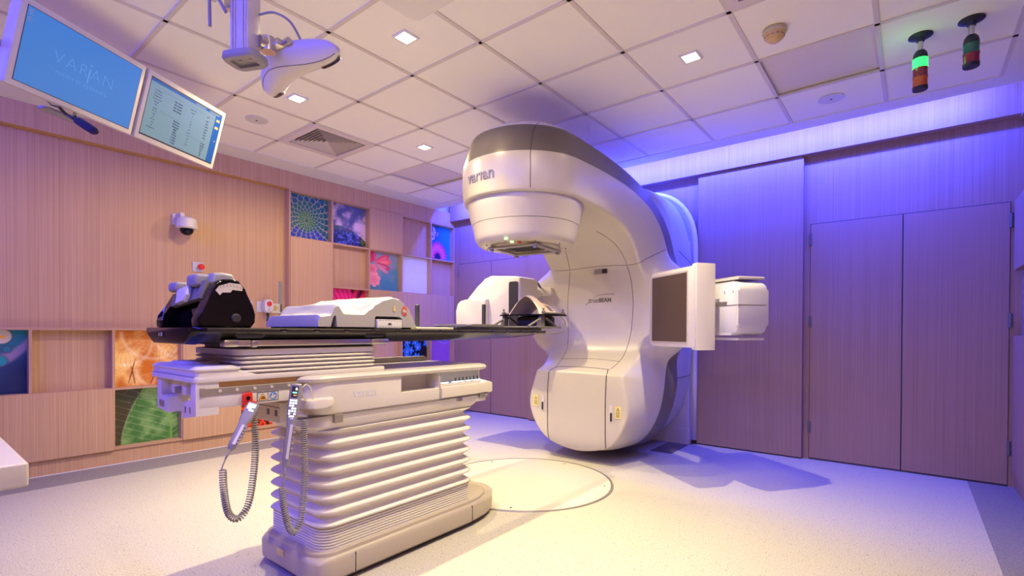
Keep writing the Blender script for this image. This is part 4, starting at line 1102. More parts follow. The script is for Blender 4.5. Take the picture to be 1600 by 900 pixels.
# skirt walls
edge = [grid[0][j] for j in range(nx)]+[grid[i][-1] for i in range(1, nyy)]+[grid[-1][j] for j in range(nx-2, -1, -1)]+[grid[i][0] for i in range(nyy-2, 0, -1)]
low = [b.verts.new((v.co.x+(.004 if v.co.x > -2.2 else -.004), v.co.y, TT+.008)) for v in edge]
n_ = len(edge)
for i in range(n_): b.faces.new((edge[i], edge[(i+1) % n_], low[(i+1) % n_], low[i]))
b.faces.new(low)
leg = obj('moulded_body', b, mat('pale moulded resin', (.37, .355, .345), .28), W_, smooth='auto')
c = NB(); prism(c, [(1.195, TT), (1.212, TT+.05), (1.217, TT+.056), (1.225, TT+.056), (1.228, TT)], 'x', -2.0, -1.9); cut(leg, c)
c = NB(); prism(c, [(1.422, TT), (1.427, TT+.055), (1.435, TT+.060), (1.57, TT+.060), (1.585, TT+.052), (1.588, TT)], 'x', -2.0, -1.9); cut(leg, c)
b = NB(); box(b, -2.40, -1.985, 1.15, 1.665, TT, TT+.010, .003); box(b, -1.999, -1.99, 1.19, 1.24, TT, TT+.06); box(b, -1.9995, -1.99, 1.42, 1.59, TT, TT+.061); obj('base_plate', b, M_blackm, W_)
b = NB(); prism(b, rrect(1.437, 1.583, TT+.002, TT+.046, .006, 4), 'x', -1.985, -1.955, bev=.004); lab = obj('index_label', b, M_lilac, W_, smooth='auto')
b = NB()
for i in range(8):
    y = 1.45+i*.017
    for z in (TT+.010, TT+.036): box(b, -1.9552, -1.9543, y, y+.002, z, z+.004)
box(b, -1.9552, -1.9543, 1.494, 1.522, TT+.0225, TT+.0255); box(b, -1.9552, -1.9543, 1.500, 1.516, TT+.018, TT+.03); box(b, -1.9552, -1.9543, 1.442, 1.578, TT+.0055, TT+.0065); box(b, -1.9552, -1.9543, 1.442, 1.578, TT+.0415, TT+.0425)
obj('label_print', b, M_mid, lab)
b = NB()
MQ = frame((-1.9565, 1.598, TT+.090), (0, 1, 0), (0, 0, 1))
pr = [(.016*math.cos(2*PI*i/24), .022*math.sin(2*PI*i/24)) for i in range(24)]
for i in range(24):
    a, c = pr[i], pr[(i+1) % 24]
    for s in (1,): b.faces.new([b.verts.new((a[0], a[1], 0)), b.verts.new((c[0], c[1], 0)), b.verts.new((c[0]*.68, c[1]*.74, 0)), b.verts.new((a[0]*.68, a[1]*.74, 0))])
b.faces.new([b.verts.new(p) for p in ((.002, -.012, .0003), (.010, -.016, .0003), (.018, -.024, .0003), (.010, -.024, .0003))])
bmesh.ops.transform(b, matrix=MQ, verts=b.verts)
mk = obj('round_mark', b, M_red, W_)
b = NB(); text(b, 'Fix', .022, frame((-1.9555, 1.598, TT+.089), (0, 1, 0), (0, 0, 1)), depth=.0003, bold=.0006); obj('mark_letters', b, M_white, mk)
b = NB()
for z, r in ((TT+.108, .006), (TT+.094, .009)): lathe(b, [(0, 0), (r, 0), (r, .0012), (0, .0012)], (0, 0, 0), 16, M=Matrix.Translation((-1.958, 1.537, z)) @ Matrix.Rotation(PI/2, 4, 'Y'))
parts('keyhole', b, M_yel2, W_)

# -- plates and pegs at the head half
b = NB(); prism(b, [(-2.40, 1.70), (-1.985, 1.70), (-1.985, 1.92), (-2.02, 2.0), (-2.38, 2.0), (-2.40, 1.92)], 'z', TT, TT+.012, bev=.003)
o = obj('locating_plate', b, M_yel2, None, smooth='auto'); tag(o, 'cream locating plate lying just beyond the white moulded leg support', 'plate')
o.data.materials[0] = mat('cream resin', (.72, .68, .52), .25)
b = NB(); prism(b, rrect(-2.41, -1.99, 2.01, 2.84, .03), 'z', TT, TT+.018, bev=.004)
o = obj('head_board', b, M_carbon, None, smooth='auto'); tag(o, 'long black head board covering the far end of the couch', 'board')
b = NB(); prism(b, rrect(-2.34, -2.03, 2.14, 2.48, .03), 'z', TT+.018, TT+.034, bev=.005); box(b, -2.26, -2.05, 2.20, 2.42, TT+.034, TT+.036)
o = obj('support_pad', b, M_mid, None, smooth='auto'); tag(o, 'grey rounded pad lying on the black head board', 'pad')
def peg(label, x, y, z, h):
    b = NB(); lathe(b, [(0, 0), (.013, 0), (.013, h-.004), (.010, h), (0, h)], (x, y, z), 20)
    o = obj('upright_peg', b, M_blackm, None, smooth='auto'); tag(o, label, 'peg', 'black grip pegs on the couch')
peg('black upright peg right behind the white moulded leg support', -2.2, 1.889, TT+.012, .13)
peg('black upright peg on the grey pad before the mask', -2.2, 2.457, TT+.036, .135)
b = NB(); box(b, -2.462, -2.432, 1.41, 1.455, TT, TT+.092, .003)
o = obj('grip_block', b, M_blackm, None, smooth='auto'); tag(o, 'small black block behind the low end of the white leg support', 'grip')

# -- thermoplastic mask on its frame
MK = thing('face_mask', 'beige perforated mask arched over a black clamp frame at the head end', 'immobilisation mask', (-2.19, 3.0, TT+.018))
b = NB(); rows_ = []; na = 25; nl = 15
for i in range(nl):
    u = i/(nl-1); y = 2.88+.24*u; a = .145-.012*u; hh = [.135, .158, .145, .118, .112][0]
    hh = .10+.045*math.sin(PI*min(u*1.2+.3, 1))-(.04*(u-.7) if u > .7 else 0)
    row = []
    for j in range(na):
        v = j/(na-1); ph = PI*v; cx = -math.cos(ph); sx_ = math.sin(ph)
        row.append(b.verts.new((-2.19+a*math.copysign(abs(cx)**.9, cx), y+.02*sx_, TT+.115+hh*(1-abs(cx)**1.5))))
    rows_.append(row)
for i in range(nl-1):
    for j in range(na-1):
        if 9 <= i <= 12 and 15 <= j <= 18: continue        # face opening
        b.faces.new((rows_[i][j], rows_[i][j+1], rows_[i+1][j+1], rows_[i+1][j]))
m_ = obj('mask_shell', b, M_mesh, MK, smooth=True)
sl = m_.modifiers.new('s', 'SOLIDIFY'); sl.thickness = .005
b = NB(); prism(b, rrect(-2.40, -1.985, 2.84, 3.16, .03), 'z', TT+.106, TT+.116, bev=.003)
fr_ = obj('frame_plate', b, M_black, MK, smooth='auto')
b = NB()
for x in (-2.36, -2.03):
    prism(b, [(2.86, TT+.107), (2.90, TT+.107), (2.90, TT+.0185), (2.83, TT+.0185), (2.83, TT+.03)], 'x', x-.012, x+.012, bev=.002)
    tube(b, [(x, 2.89, TT+.095), (x, 2.72, TT+.028)], .008, 8)
for x in (-2.36, -2.03): tube(b, [(x, 2.92, TT+.095), (x, 3.06, TT+.03)], .010, 8)
box(b, -2.38, -2.01, 2.82, 3.10, TT+.0185, TT+.030, .004)
obj('frame_leg', b, M_mid, MK, smooth='auto')
b = NB(); box(b, -2.30, -2.06, 2.93, 3.10, TT+.016, TT+.105, .02); obj('head_rest', b, M_blackm, MK, smooth='auto')
b = NB(); tube(b, spline([(-1.99, 3.06, TT+.10), (-1.965, 3.08, TT+.06), (-1.965, 3.06, TT+.0), (-1.97, 2.98, TT-.018), (-1.975, 2.88, TT-.022)], 6), .004, 8); obj('frame_cable', b, M_mid, MK, smooth=True)
for x in (-2.37, -2.01):
    b = NB(); box(b, x-.012, x+.012, 2.86, 3.14, TT+.118, TT+.130, .003)
    for y in (2.87, 3.12): lathe(b, [(0, 0), (.014, 0), (.014, .012), (.006, .016), (.006, .026), (.010, .027), (.010, .031), (0, .031)], (x, y, TT+.125), 14)
    obj('clamp_bar', b, M_mid, MK, smooth='auto')

# ================================================================== FLOOR PLATES, DESK
D = thing('turntable_cover', 'round pale turntable cover with metal rim set in the floor', 'floor plate', (GX, GY, .002))
b = NB(); lathe(b, [(0, .004), (.63, .004), (.632, .0), (0, 0)], (GX, GY, .0), 96); obj('cover_plate', b, M_disc, D)
b = NB(); lathe(b, [(.634, .001), (.634, .0045), (.648, .0045), (.65, .001)], (GX, GY, 0), 96); obj('metal_rim', b, M_steeld, D)
for a in (26, 92, 155, 210, 299):
    b = NB(); lathe(b, [(0, 0), (.008, 0), (.008, .0012), (0, .0012)], (GX+.585*math.cos(math.radians(a)), GY+.585*math.sin(math.radians(a)), .004), 14); obj('cover_screw', b, M_dark, D)
b = NB(); box(b, -1.890, -1.690, 4.44, 4.90, .0, .004, .001, 1)
o = obj('floor_hatch', b, mat('scuffed steel', (.16, .13, .13), .4, metal=.3), None); tag(o, 'dark rectangular floor hatch beside the foot of the machine', 'floor hatch')
b = NB(); lathe(b, [(0, .004), (.008, .004), (.008, .006), (0, .006)], (-1.80, 4.50, 0), 12); h_ = obj('hatch_dot', b, M_red, None); h_.parent = o
DK = thing('side_counter', 'white topped wooden side counter at the lower left edge', 'counter', (-1.9, -.2, 0))
b = NB(); box(b, -2.5, -1.462, -1.0, .188, .768, .820, .006, 3); obj('worktop', b, M_white, DK, smooth='auto')
b = NB(); box(b, -2.45, -1.60, -.95, .15, 0, .768); obj('cabinet', b, M_wood, DK)

# ================================================================== WALL FITTINGS, LEFT WALL
WX = XLB
CC = thing('dome_camera', 'white dome security camera on a wall bracket', 'security camera', (WX, 1.655, 2.055))
b = NB(); box(b, WX, WX+.03, 1.59, 1.67, 2.045, 2.145, .006); box(b, WX+.02, WX+.15, 1.61, 1.65, 2.10, 2.14, .010); obj('bracket', b, M_white2, CC, smooth='auto')
b = NB(); lathe(b, [(0, .055), (.04, .054), (.075, .035), (.083, -.03), (.085, -.038), (.078, -.05), (.056, -.052), (0, -.052)], (WX+.13, 1.668, 2.055), 32); obj('camera_body', b, M_white2, CC, smooth='auto')
b = NB(); lathe(b, [(.055, -.052), (.052, -.075), (.038, -.095), (.018, -.106), (0, -.108)], (WX+.13, 1.668, 2.055), 28); obj('smoked_dome', b, M_black, CC, smooth=True)
ES = thing('emergency_stop', 'red emergency stop button on a pale wall plate above the black rest', 'button', (WX, 1.80, 1.69))
b = NB(); box(b, WX, WX+.012, 1.755, 1.845, 1.645, 1.735, .003); obj('wall_plate', b, M_lilac, ES)
b = NB(); MX = Matrix.Translation((WX+.012, 1.815, 1.69)) @ Matrix.Rotation(PI/2, 4, 'Y'); lathe(b, [(0, 0), (.012, 0), (.012, .02), (.028, .024), (.028, .034), (.02, .042), (0, .044)], (0, 0, 0), 24, M=MX); obj('push_button', b, M_red, ES, smooth='auto')
OX = thing('gas_outlet', 'white oxygen regulator with dial plugged into the wall', 'gas regulator', (WX, 2.42, 1.33))
b = NB(); box(b, WX, WX+.012, 2.33, 2.42, 1.29, 1.40, .003); obj('outlet_plate', b, M_lilac, OX)
b = NB(); prism(b, rrect(2.37, 2.455, 1.285, 1.42, .035, 6), 'x', WX+.03, WX+.10, bev=.012, seg=3); cyl(b, (WX+.01, 2.40, 1.34), (WX+.04, 2.40, 1.34), .02, 16); obj('regulator_body', b, M_white2, OX, smooth='auto')
b = NB(); MX = Matrix.Translation((WX+.10, 2.415, 1.375)) @ Matrix.Rotation(PI/2, 4, 'Y')
lathe(b, [(.018, 0), (.026, 0), (.026, .002), (.018, .002)], (0, 0, 0), 20, M=MX, mi=0); lathe(b, [(0, 0), (.004, 0), (.004, .003), (0, .003)], (0, 0, 0), 10, M=MX, mi=1); box(b, WX+.10, WX+.1025, 2.413, 2.418, 1.375, 1.397, mi=1); obj('dial', b, [M_red, M_mid], OX)
b = NB(); MX = Matrix.Translation((WX+.10, 2.42, 1.32)) @ Matrix.Rotation(PI/2, 4, 'Y'); lathe(b, [(0, 0), (.016, 0), (.014, .02), (0, .02)], (0, 0, 0), 20, M=MX); obj('flow_knob', b, M_lilac, OX, smooth='auto')
b = NB(); lathe(b, [(0, 0), (.014, 0), (.014, -.03), (.008, -.035), (.010, -.06), (.016, -.075), (.014, -.085), (0, -.085)], (WX+.065, 2.415, 1.285), 16); obj('hose_nozzle', b, M_blackm, OX, smooth='auto')
SK = thing('wall_socket', 'square white wall socket with brass centre beside the regulator', 'socket', (WX, 2.525, 1.335))
b = NB(); box(b, WX, WX+.010, 2.475, 2.575, 1.285, 1.385, .003); obj('socket_plate', b, M_white2, SK)
b = NB(); MX = Matrix.Translation((WX+.010, 2.515, 1.338)) @ Matrix.Rotation(PI/2, 4, 'Y'); lathe(b, [(.016, 0), (.028, 0), (.028, .003), (.016, .003)], (0, 0, 0), 24, M=MX); lathe(b, [(0, 0), (.006, 0), (.006, .003), (0, .003)], (0, 0, 0), 24, M=MX); obj('socket_ring', b, M_yel2, SK)
b = NB(); box(b, WX, WX+.012, 2.215, 2.285, 1.27, 1.40, .003); cyl(b, (WX+.02, 2.20, 1.33), (WX+.02, 2.20, 1.50), .008, 10)
o = obj('wall_bracket', b, M_lilac, None); tag(o, 'slim pale holder on the wall, just right of the black rest', 'bracket')

# ================================================================== CEILING FITTINGS
def downlight(label, x, y, first=None):
    if first: o = dup(first, (x, y, CEIL), label); return o
    P_ = thing('downlight', label, 'ceiling light', (x, y, CEIL), group='recessed ceiling downlights')
    b = NB()
    for a in ((-.055, -.042), (.042, .055)):
        box(b, x+a[0], x+a[1], y-.055, y+.055, CEIL-.003, CEIL+.007); box(b, x-.042, x+.042, y+a[0], y+a[1], CEIL-.003, CEIL+.007)
    obj('trim_frame', b, M_plaster, P_)
    b = NB(); box(b, x-.042, x+.042, y-.042, y+.042, CEIL-.0005, CEIL+.007); obj('glowing_lens', b, M_lamp, P_)
    return P_
LX = [gx+.3-.6*k for k in range(-1, 9)]
spots = [(gx-1.5, gy-.3, 'square downlight nearest the ceiling camera post'), (gx-2.7, gy-.3, 'square downlight between the white sensor pod and the air diffuser'),
         (gx-2.7, gy+.9, 'square downlight just left of the treatment head'), (gx-.3, gy+.9, 'square downlight right of the machine, left of the smoke detector')]
first = None
for x, y, lb in spots:
    d = downlight(lb, x, y, first); first = first or d
hidden_spots = [(gx-.3, gy-.3), (gx-.3, gy-1.5), (gx+.9, gy-1.5)]
for x, y in hidden_spots: downlight('square downlight over the near part of the room, out of sight', x, y, first)
for k, (x, y) in enumerate([(s[0], s[1]) for s in spots]+hidden_spots):
    l = bpy.data.lights.new('downlight_beam', 'SPOT'); l.energy = SPOT_W*((1.1, .74, .78, .72, .60)[k] if k < 5 else .22); l.color = WARM; l.spot_size = math.radians(100); l.spot_blend = 1.0; l.shadow_soft_size = .012
    o = bpy.data.objects.new('downlight_beam', l); COL.objects.link(o); o.location = (x, y, CEIL-.008)
    l = bpy.data.lights.new('downlight_spill', 'SPOT'); l.energy = WIDE_W*(.85 if x < gx-2 else (.08 if y > 2.2 else .5)); l.color = (1.0, .78, .40); l.spot_size = math.radians(172 if x < gx-2 else 146); l.spot_blend = .35; l.shadow_soft_size = .04
    o = bpy.data.objects.new('downlight_spill', l); COL.objects.link(o); o.location = (x, y, CEIL-.009)
# air diffusers
def diffuser(x0, y0, label):
    P_ = thing('air_diffuser', label, 'air vent', (x0+.3, y0+.3, CEIL), group='ceiling air diffusers')
    cx, cy = x0+.3, y0+.3
    b = NB(); 
    for s in (-1, 1):
        box(b, cx+s*.288-.0, cx+s*.235, cy-.288, cy+.288, CEIL-.004, CEIL+.012); box(b, cx-.235, cx+.235, cy+s*.288, cy+s*.235, CEIL-.004, CEIL+.012)
    obj('diffuser_frame', b, M_tile2, P_)
    b = NB(); box(b, cx-.236, cx+.236, cy-.236, cy+.236, CEIL+.045, CEIL+.05); 
    obj('duct', b, M_blackm, P_)
    b = NB()
    for k in range(8):
        r = .226-k*.028; w_ = .021
        if r < .03: break
        # four sloping blades of a square ring
        q_ = [(-1, -1), (1, -1), (1, 1), (-1, 1)]
        for i in range(4):
            a, c = q_[i], q_[(i+1) % 4]
            b.faces.new([b.verts.new((cx+a[0]*r, cy+a[1]*r, CEIL+.002)), b.verts.new((cx+c[0]*r, cy+c[1]*r, CEIL+.002)), b.verts.new((cx+c[0]*(r-w_*.55), cy+c[1]*(r-w_*.55), CEIL+.024)), b.verts.new((cx+a[0]*(r-w_*.55), cy+a[1]*(r-w_*.55), CEIL+.024))])
    v_ = obj('blades', b, M_tile2, P_); s = v_.modifiers.new('s', 'SOLIDIFY'); s.thickness = .0025
diffuser(gx-3.6, gy, 'louvred square air diffuser above the left wall shelves')
diffuser(gx, gy, 'square air diffuser seen only by its corner, beside the smoke detector')
def speaker(label, x, y):
    P_ = thing('ceiling_speaker', label, 'speaker', (x, y, CEIL), group='round ceiling speakers')
    b = NB(); lathe(b, [(0, .004), (.075, .004), (.082, .007), (.082, .012), (0, .012)], (x, y, CEIL-.006), 36); obj('speaker_grille', b, M_lilac, P_)
    b = NB(); lathe(b, [(0, 0), (.008, 0), (.008, .003), (0, .003)], (x, y, CEIL-.004), 12); obj('centre_screw', b, M_dark, P_)
speaker('round ceiling speaker near the second screen, left of the air diffuser', -4.062, 1.835)
speaker('round ceiling speaker near the blue lit wall, left of the signal lamps', -.455, 4.20)
SD = thing('smoke_detector', 'yellowed smoke detector on the ceiling right of a downlight', 'smoke detector', (-.60, 3.06, CEIL))
b = NB(); lathe(b, [(0, 0), (.060, 0), (.062, -.018), (.056, -.028), (0, -.028)], (-.60, 3.06, CEIL+.006), 32); obj('detector_base', b, mat('cream plastic', (.58, .52, .24), .5), SD, smooth='auto')
b = NB(); lathe(b, [(0, -.028), (.054, -.028), (.048, -.048), (.034, -.062), (.026, -.068), (0, -.069)], (-.60, 3.06, CEIL+.006), 32); obj('sensing_chamber', b, mat('old cream plastic', (.66, .46, .14), .5), SD, smooth='auto')
b = NB()
for a in range(0, 360, 30):
    c_, s_ = math.cos(math.radians(a)), math.sin(math.radians(a)); box(b, -.008, .008, -.002, .002, -.005, .005, M=Matrix.Translation((-.60+.0485*c_, 3.06+.0475*s_, CEIL-.034)) @ Matrix.Rotation(math.radians(a+90), 4, 'Z'))
obj('vent_slots', b, M_mid, SD)
# signal towers
def tower(label, x, y, mods):
    P_ = thing('signal_tower', label, 'signal light', (x, y, CEIL), group='signal light towers on the ceiling')
    z = CEIL+.006
    b = NB(); lathe(b, [(0, 0), (.055, 0), (.056, -.006), (.045, -.012), (.022, -.018), (.018, -.034), (0, -.034)], (x, y, z), 32); obj('mounting_flange', b, M_blackm, P_, smooth='auto')
    b = NB(); lathe(b, [(0, -.03), (.012, -.03), (.012, -.09), (0, -.09)], (x, y, z), 18); obj('stem', b, M_steel, P_, smooth='auto')
    b = NB(); lathe(b, [(0, -.085), (.020, -.085), (.030, -.10), (.034, -.125), (.034, -.132), (0, -.132)], (x, y, z), 28); obj('upper_cap', b, M_blackm, P_, smooth='auto')
    zz = z-.132
    for nm, m_ in mods:
        b = NB(); lathe(b, [(0, 0), (.0345, 0), (.0355, -.004), (.0335, -.006), (.0335, -.046), (.0355, -.048), (.0355, -.052), (0, -.052)], (x, y, zz), 28); obj(nm, b, m_, P_, smooth='auto'); zz -= .052
    b = NB(); lathe(b, [(0, 0), (.035, 0), (.0355, -.014), (.033, -.018), (0, -.018)], (x, y, zz), 28); obj('end_cap', b, M_blackm, P_, smooth='auto')
tower('signal tower with lit green, red and amber lenses', .030, 3.63, [('green_lens', M_tgreen_on), ('red_lens', M_tred), ('amber_lens', M_tamber)])
tower('unlit two lens signal tower, green over red, nearest the right wall', .240, 3.61, [('green_lens', M_tgreen), ('red_lens', M_tred)])
l = bpy.data.lights.new('green_glow', 'POINT'); l.energy = .18; l.color = (.1, 1, .2); l.shadow_soft_size = .03
o = bpy.data.objects.new('green_glow', l); COL.objects.link(o); o.location = (-.02, 3.58, CEIL-.15)

# white boxed housing hanging under the ceiling, its corner enters the picture from above
b = NB(); prism(b, rrect(-1.70-.0, -1.10, .90, 1.449, .03, 5), 'z', 2.45, 2.55, bev=.006); box(b, -1.45, -1.30, 1.1, 1.25, 2.55, CEIL)
o = obj('ceiling_box', b, M_plaster, None, smooth='auto'); tag(o, 'white box hanging below the ceiling, only its rounded corner seen at the top edge', 'ceiling box')

# post with the surface camera pod
CP = thing('camera_post', 'blue lit aluminium ceiling post ending in a grey cap', 'ceiling post', (-2.205, .95, CEIL))
b = NB()
MPo = Matrix.Translation((-2.205, .95, 0)) @ Matrix.Rotation(math.radians(25), 4, 'Z')
box(b, -.045, .045, -.036, .036, 2.245, CEIL+.006, .004, M=MPo)
for x in (-.03, -.018, .022, .034): box(b, x-.003, x+.003, -.042, .042, 2.255, CEIL, M=MPo)
obj('post_profile', b, M_white2, CP, smooth='auto')
b = NB(); rings = []
for z, g_ in ((2.266, -.012), (2.260, 0), (2.240, .002), (2.230, -.004)): rings.append([(x, y, z) for x, y in rrect(-.079-g_, .079+g_, -.06-g_, .06+g_, .035, 5)])
loft(b, rings); bmesh.ops.transform(b, matrix=MPo, verts=b.verts); cap = obj('end_cap', b, M_grey, CP, smooth='auto')
c = NB(); box(c, -.05, .05, -.03, .03, 2.20, 2.244, .004, M=MPo); cut(cap, c)
b = NB()
for x in (-.025, .025): lathe(b, [(0, 2.245), (.006, 2.245), (.006, 2.240), (0, 2.240)], (x, 0, 0), 12, M=MPo)
parts('cap_screw', b, M_steel, CP)
b = NB(); box(b, -.10, -.052, -.01, .05, 2.47, 2.55, .003, M=MPo); obj('side_bracket', b, M_steel, CP)
SP = thing('sensor_pod', 'curved white surface tracking sensor pod with dark windows held by the post', 'sensor', (-2.22, 1.165, 2.30))
b = NB(); rings = []
for k in range(25):
    u = -1+2*k/24; e_ = max(1-abs(u)**3.2, 0)**.5
    ry = .012+.056*e_*(1-.12*abs(u)); rz = .010+.036*e_
    cy = 1.150+.030*u*u-.018*math.cos(u*PI); cz = 2.312-.012*u*u
    rings.append([(-2.22+.31*u, cy+ry*math.cos(a)+0*a, cz+rz*math.sin(a)-.35*ry*math.cos(a)) for a in [2*PI*i/20 for i in range(20)]])
loft(b, rings); obj('pod_shell', b, M_white2, SP, smooth='auto')
b = NB()
for s in (-1, 1):
    for k in range(6):
        pass
for s, m0 in ((1, 0), (-1, 0)):
    R_ = []
    for k in range(7):
        u = s*(.60+.36*k/6); e_ = max(1-abs(u)**3.2, 0)**.5
        ry = .015+.056*e_*(1-.12*abs(u)); rz = .012+.036*e_
        cy = 1.150+.030*u*u-.018*math.cos(u*PI); cz = 2.312-.012*u*u
        R_.append([(-2.22+.31*u, cy+(ry)*math.cos(a)*1.03, cz+rz*math.sin(a)*1.03-.35*ry*math.cos(a)) for a in [math.radians(-62+8*i) for i in range(6)]])
    loft(b, R_, closed=False, cap=False)
parts('dark_window', b, M_black, SP, smooth=True)
b = NB()
for sgn in (1,):
    P = []
    for k in range(25):
        u = -.97+1.94*k/24; e_ = max(1-abs(u)**3.2, 0)**.5
        ry = .0125+.056*e_*(1-.12*abs(u)); rz = .0105+.036*e_; a = math.radians(-118+25*math.sin(u*2.2))
        cy = 1.150+.030*u*u-.018*math.cos(u*PI); cz = 2.312-.012*u*u
        P.append((-2.22+.31*u, cy+ry*math.cos(a), cz+rz*math.sin(a)-.35*ry*math.cos(a)))
    tube(b, P, .0013, 6)
obj('shell_seam', b, M_mid, SP)
b = NB(); cyl(b, (-2.17, .99, 2.33), (-2.17, 1.05, 2.33), .028, 20); cyl(b, (-2.17, 1.03, 2.36), (-2.17, 1.03, 2.30), .030, 20); box(b, -2.21, -2.12, 1.04, 1.10, 2.325, 2.355, .006); cyl(b, (-2.22, 1.075, 2.34), (-2.08, 1.075, 2.34), .014, 14); cyl(b, (-2.15, 1.075, 2.33), (-2.15, 1.10, 2.375), .012, 14)
obj('swivel_bracket', b, M_steel, SP, smooth='auto')
b = NB(); tube(b, spline([(-2.17, .99, 2.44), (-2.12, 1.03, 2.45), (-2.08, 1.08, 2.42), (-2.08, 1.13, 2.36)], 8), .005, 8); obj('pod_cable', b, M_grey, SP, smooth=True)
RT = thing('wireless_unit', 'small grey wireless unit with two black stub aerials beside the post', 'aerial unit', tuple(CAM+ray(334, -12)*2.05))
b = NB(); p = CAM+ray(332, -8)*2.05; box(b, p.x-.05, p.x+.05, p.y-.03, p.y+.03, p.z-.0, p.z+.03, .004); cyl(b, p+Vector((.02, 0, .02)), (-2.24, .95, 2.53), .012, 10); obj('unit_body', b, M_lilac, RT, smooth='auto')
for q0, q1 in (((327, -8), (328, 41)), ((338, -8), (353, 19))):
    b = NB(); cyl(b, CAM+ray(*q0)*2.05, CAM+ray(*q1)*2.05, .0065, 12); obj('stub_aerial', b, M_grey, RT, smooth='auto')

# ---- two wall-facing screens on a ceiling arm
def monitor(label, c, w_, h_, bz, first_):
    ya, ti = math.radians(119.0), math.radians(15.8)
    d = Vector((math.cos(ya), math.sin(ya), 0)); n = Vector((math.sin(ya), -math.cos(ya), 0)); n2 = n*math.cos(ti)-Vector((0, 0, 1))*math.sin(ti)
    u = n2.cross(d)
    if u.z < 0: u = -u
    M = Matrix(((d.x, u.x, n2.x, c[0]), (d.y, u.y, n2.y, c[1]), (d.z, u.z, n2.z, c[2]), (0, 0, 0, 1)))
    P_ = thing('monitor', label, 'monitor', c)
    b = NB(); prism(b, rrect(-w_/2-bz[0], w_/2+bz[1], -h_/2-bz[2], h_/2+bz[3], .006, 3), 'z', -.055, .006, bev=.003); bmesh.ops.transform(b, matrix=M, verts=b.verts)
    case = obj('casing', b, M_white2, P_, smooth='auto')
    b = NB(); box(b, -w_/2-.003, w_/2+.003, -h_/2-.003, h_/2+.003, .0055, .0066); bmesh.ops.transform(b, matrix=M, verts=b.verts); obj('screen_edge', b, M_blackm, P_)
    return P_, M
m1, M1 = monitor('white framed screen showing a plain blue desktop with a faint logo', (-3.337, .636, 2.421), .573, .340, (.03, .024, .028, .030), True)
b = NB(); box(b, -.2865, .2865, -.17, .17, .006, .0075); bmesh.ops.transform(b, matrix=M1, verts=b.verts); s1 = obj('blue_screen', b, M_scr_blue, m1)
b = NB(); text(b, 'VAR', .085, Matrix.Translation((-.065, .012, .0076)), depth=.0003, bold=-.002, space=1.15, align='CENTER'); text(b, 'AN', .085, Matrix.Translation((.092, .012, .0076)), depth=.0003, bold=-.002, space=1.15)
prism(b, [(.020, .035), (.030, .035), (.024, -.040), (.018, -.040)], 'z', .0075, .0078); lathe(b, [(0, .0075), (.006, .0075), (.006, .0078), (0, .0078)], (.026, .055, 0), 12)
text(b, 'medical systems', .034, Matrix.Translation((.0, -.052, .0076)), depth=.0003, bold=-.0004, space=1.15)
bmesh.ops.transform(b, matrix=M1, verts=b.verts); obj('desktop_logo', b, M_scr_logo, s1)
b = NB()
for y in (.150, .118): 
    tube(b, [(-.272+.007*math.cos(a), y+.007*math.sin(a), .0078) for a in [2*PI*i/10 for i in range(10)]], .0012, 4, closed=True); box(b, -.278, -.264, y-.014, y-.0125, .0075, .0079)
bmesh.ops.transform(b, matrix=M1, verts=b.verts); obj('desktop_icons', b, M_white, s1)
m2, M2 = monitor('white framed screen showing a pale table of figures', (-3.636, 1.186, 2.421), .548, .335, (.026, .026, .030, .030), False)
b = NB(); box(b, -.274, .274, -.162, .162, .006, .0075); bmesh.ops.transform(b, matrix=M2, verts=b.verts); s2 = obj('table_screen', b, M_scr_pale, m2)
b = NB(); box(b, -.274, .274, .147, .162, .0075, .0078); box(b, .222, .274, -.162, .147, .0075, .0078); bmesh.ops.transform(b, matrix=M2, verts=b.verts); obj('side_bar', b, M_scr_dkb, s2)
b = NB(); box(b, .05, .135, .150, .159, .0078, .008); box(b, .165, .25, .150, .159, .0078, .008); bmesh.ops.transform(b, matrix=M2, verts=b.verts); parts('header_field', b, M_scr_pale, s2)
b = NB(); box(b, .234, .262, .112, .128, .0078, .008); box(b, .234, .262, .064, .080, .0078, .008); box(b, .254, .260, -.02, -.013, .0078, .008); bmesh.ops.transform(b, matrix=M2, verts=b.verts); parts('orange_key', b, M_scr_or, s2)
b = NB(); z_ = .0078; T2 = lambda x, y: Matrix.Translation((x, y, z_))
for y in (.105, .095): pass
box(b, -.185, -.04, .1205, .1215, .0075, .0078); box(b, -.185, -.04, -.0005, .0005, .0075, .0078); box(b, .03, .205, .1205, .1215, .0075, .0078); box(b, .03, .20, -.0605, -.0595, .0075, .0078)
for k, s in enumerate(['No Entry']*4): text(b, s, .0155, T2(-.068, .098-.0175*k), depth=.0002, bold=.0004)
for k, s in enumerate(['Retract', 'Retract', 'Retract', 'Mid', 'Mid', '+10.0', '+10.0', '+10.0', '+10.0']): text(b, s, .0155, T2(-.055, -.014-.0165*k), depth=.0002, bold=.0003)
for k, s in enumerate(['Ext Mount', 'Acc Mount', 'e-Applicator', 'Comp Mount', 'Wedge', 'MLC']): text(b, s, .0105, T2(-.215, .108-.0165*k), depth=.0002)
for k, s in enumerate(['Imager', 'MV Vrt', 'Lng', 'Lat', 'kV Vrt', 'Lng', 'Lat', 'kV Blades X1']): text(b, s, .0105, T2(-.215, .005-.0165*k), depth=.0002)
for k, s in enumerate(['0.0', '50.0', '30.0', '+10.0', '+10.0', '20.0', '-10.0', '+0.0']): text(b, s, .013, T2(.165, .100-.0185*k if k else .110), depth=.0002, bold=.0003)
for k, s in enumerate(['-71.28', '+62.89', '+2.67', '0.0', '0.0', '0.0']): text(b, s, .013, T2(.165, -.070-.0155*k), depth=.0002, bold=.0003)
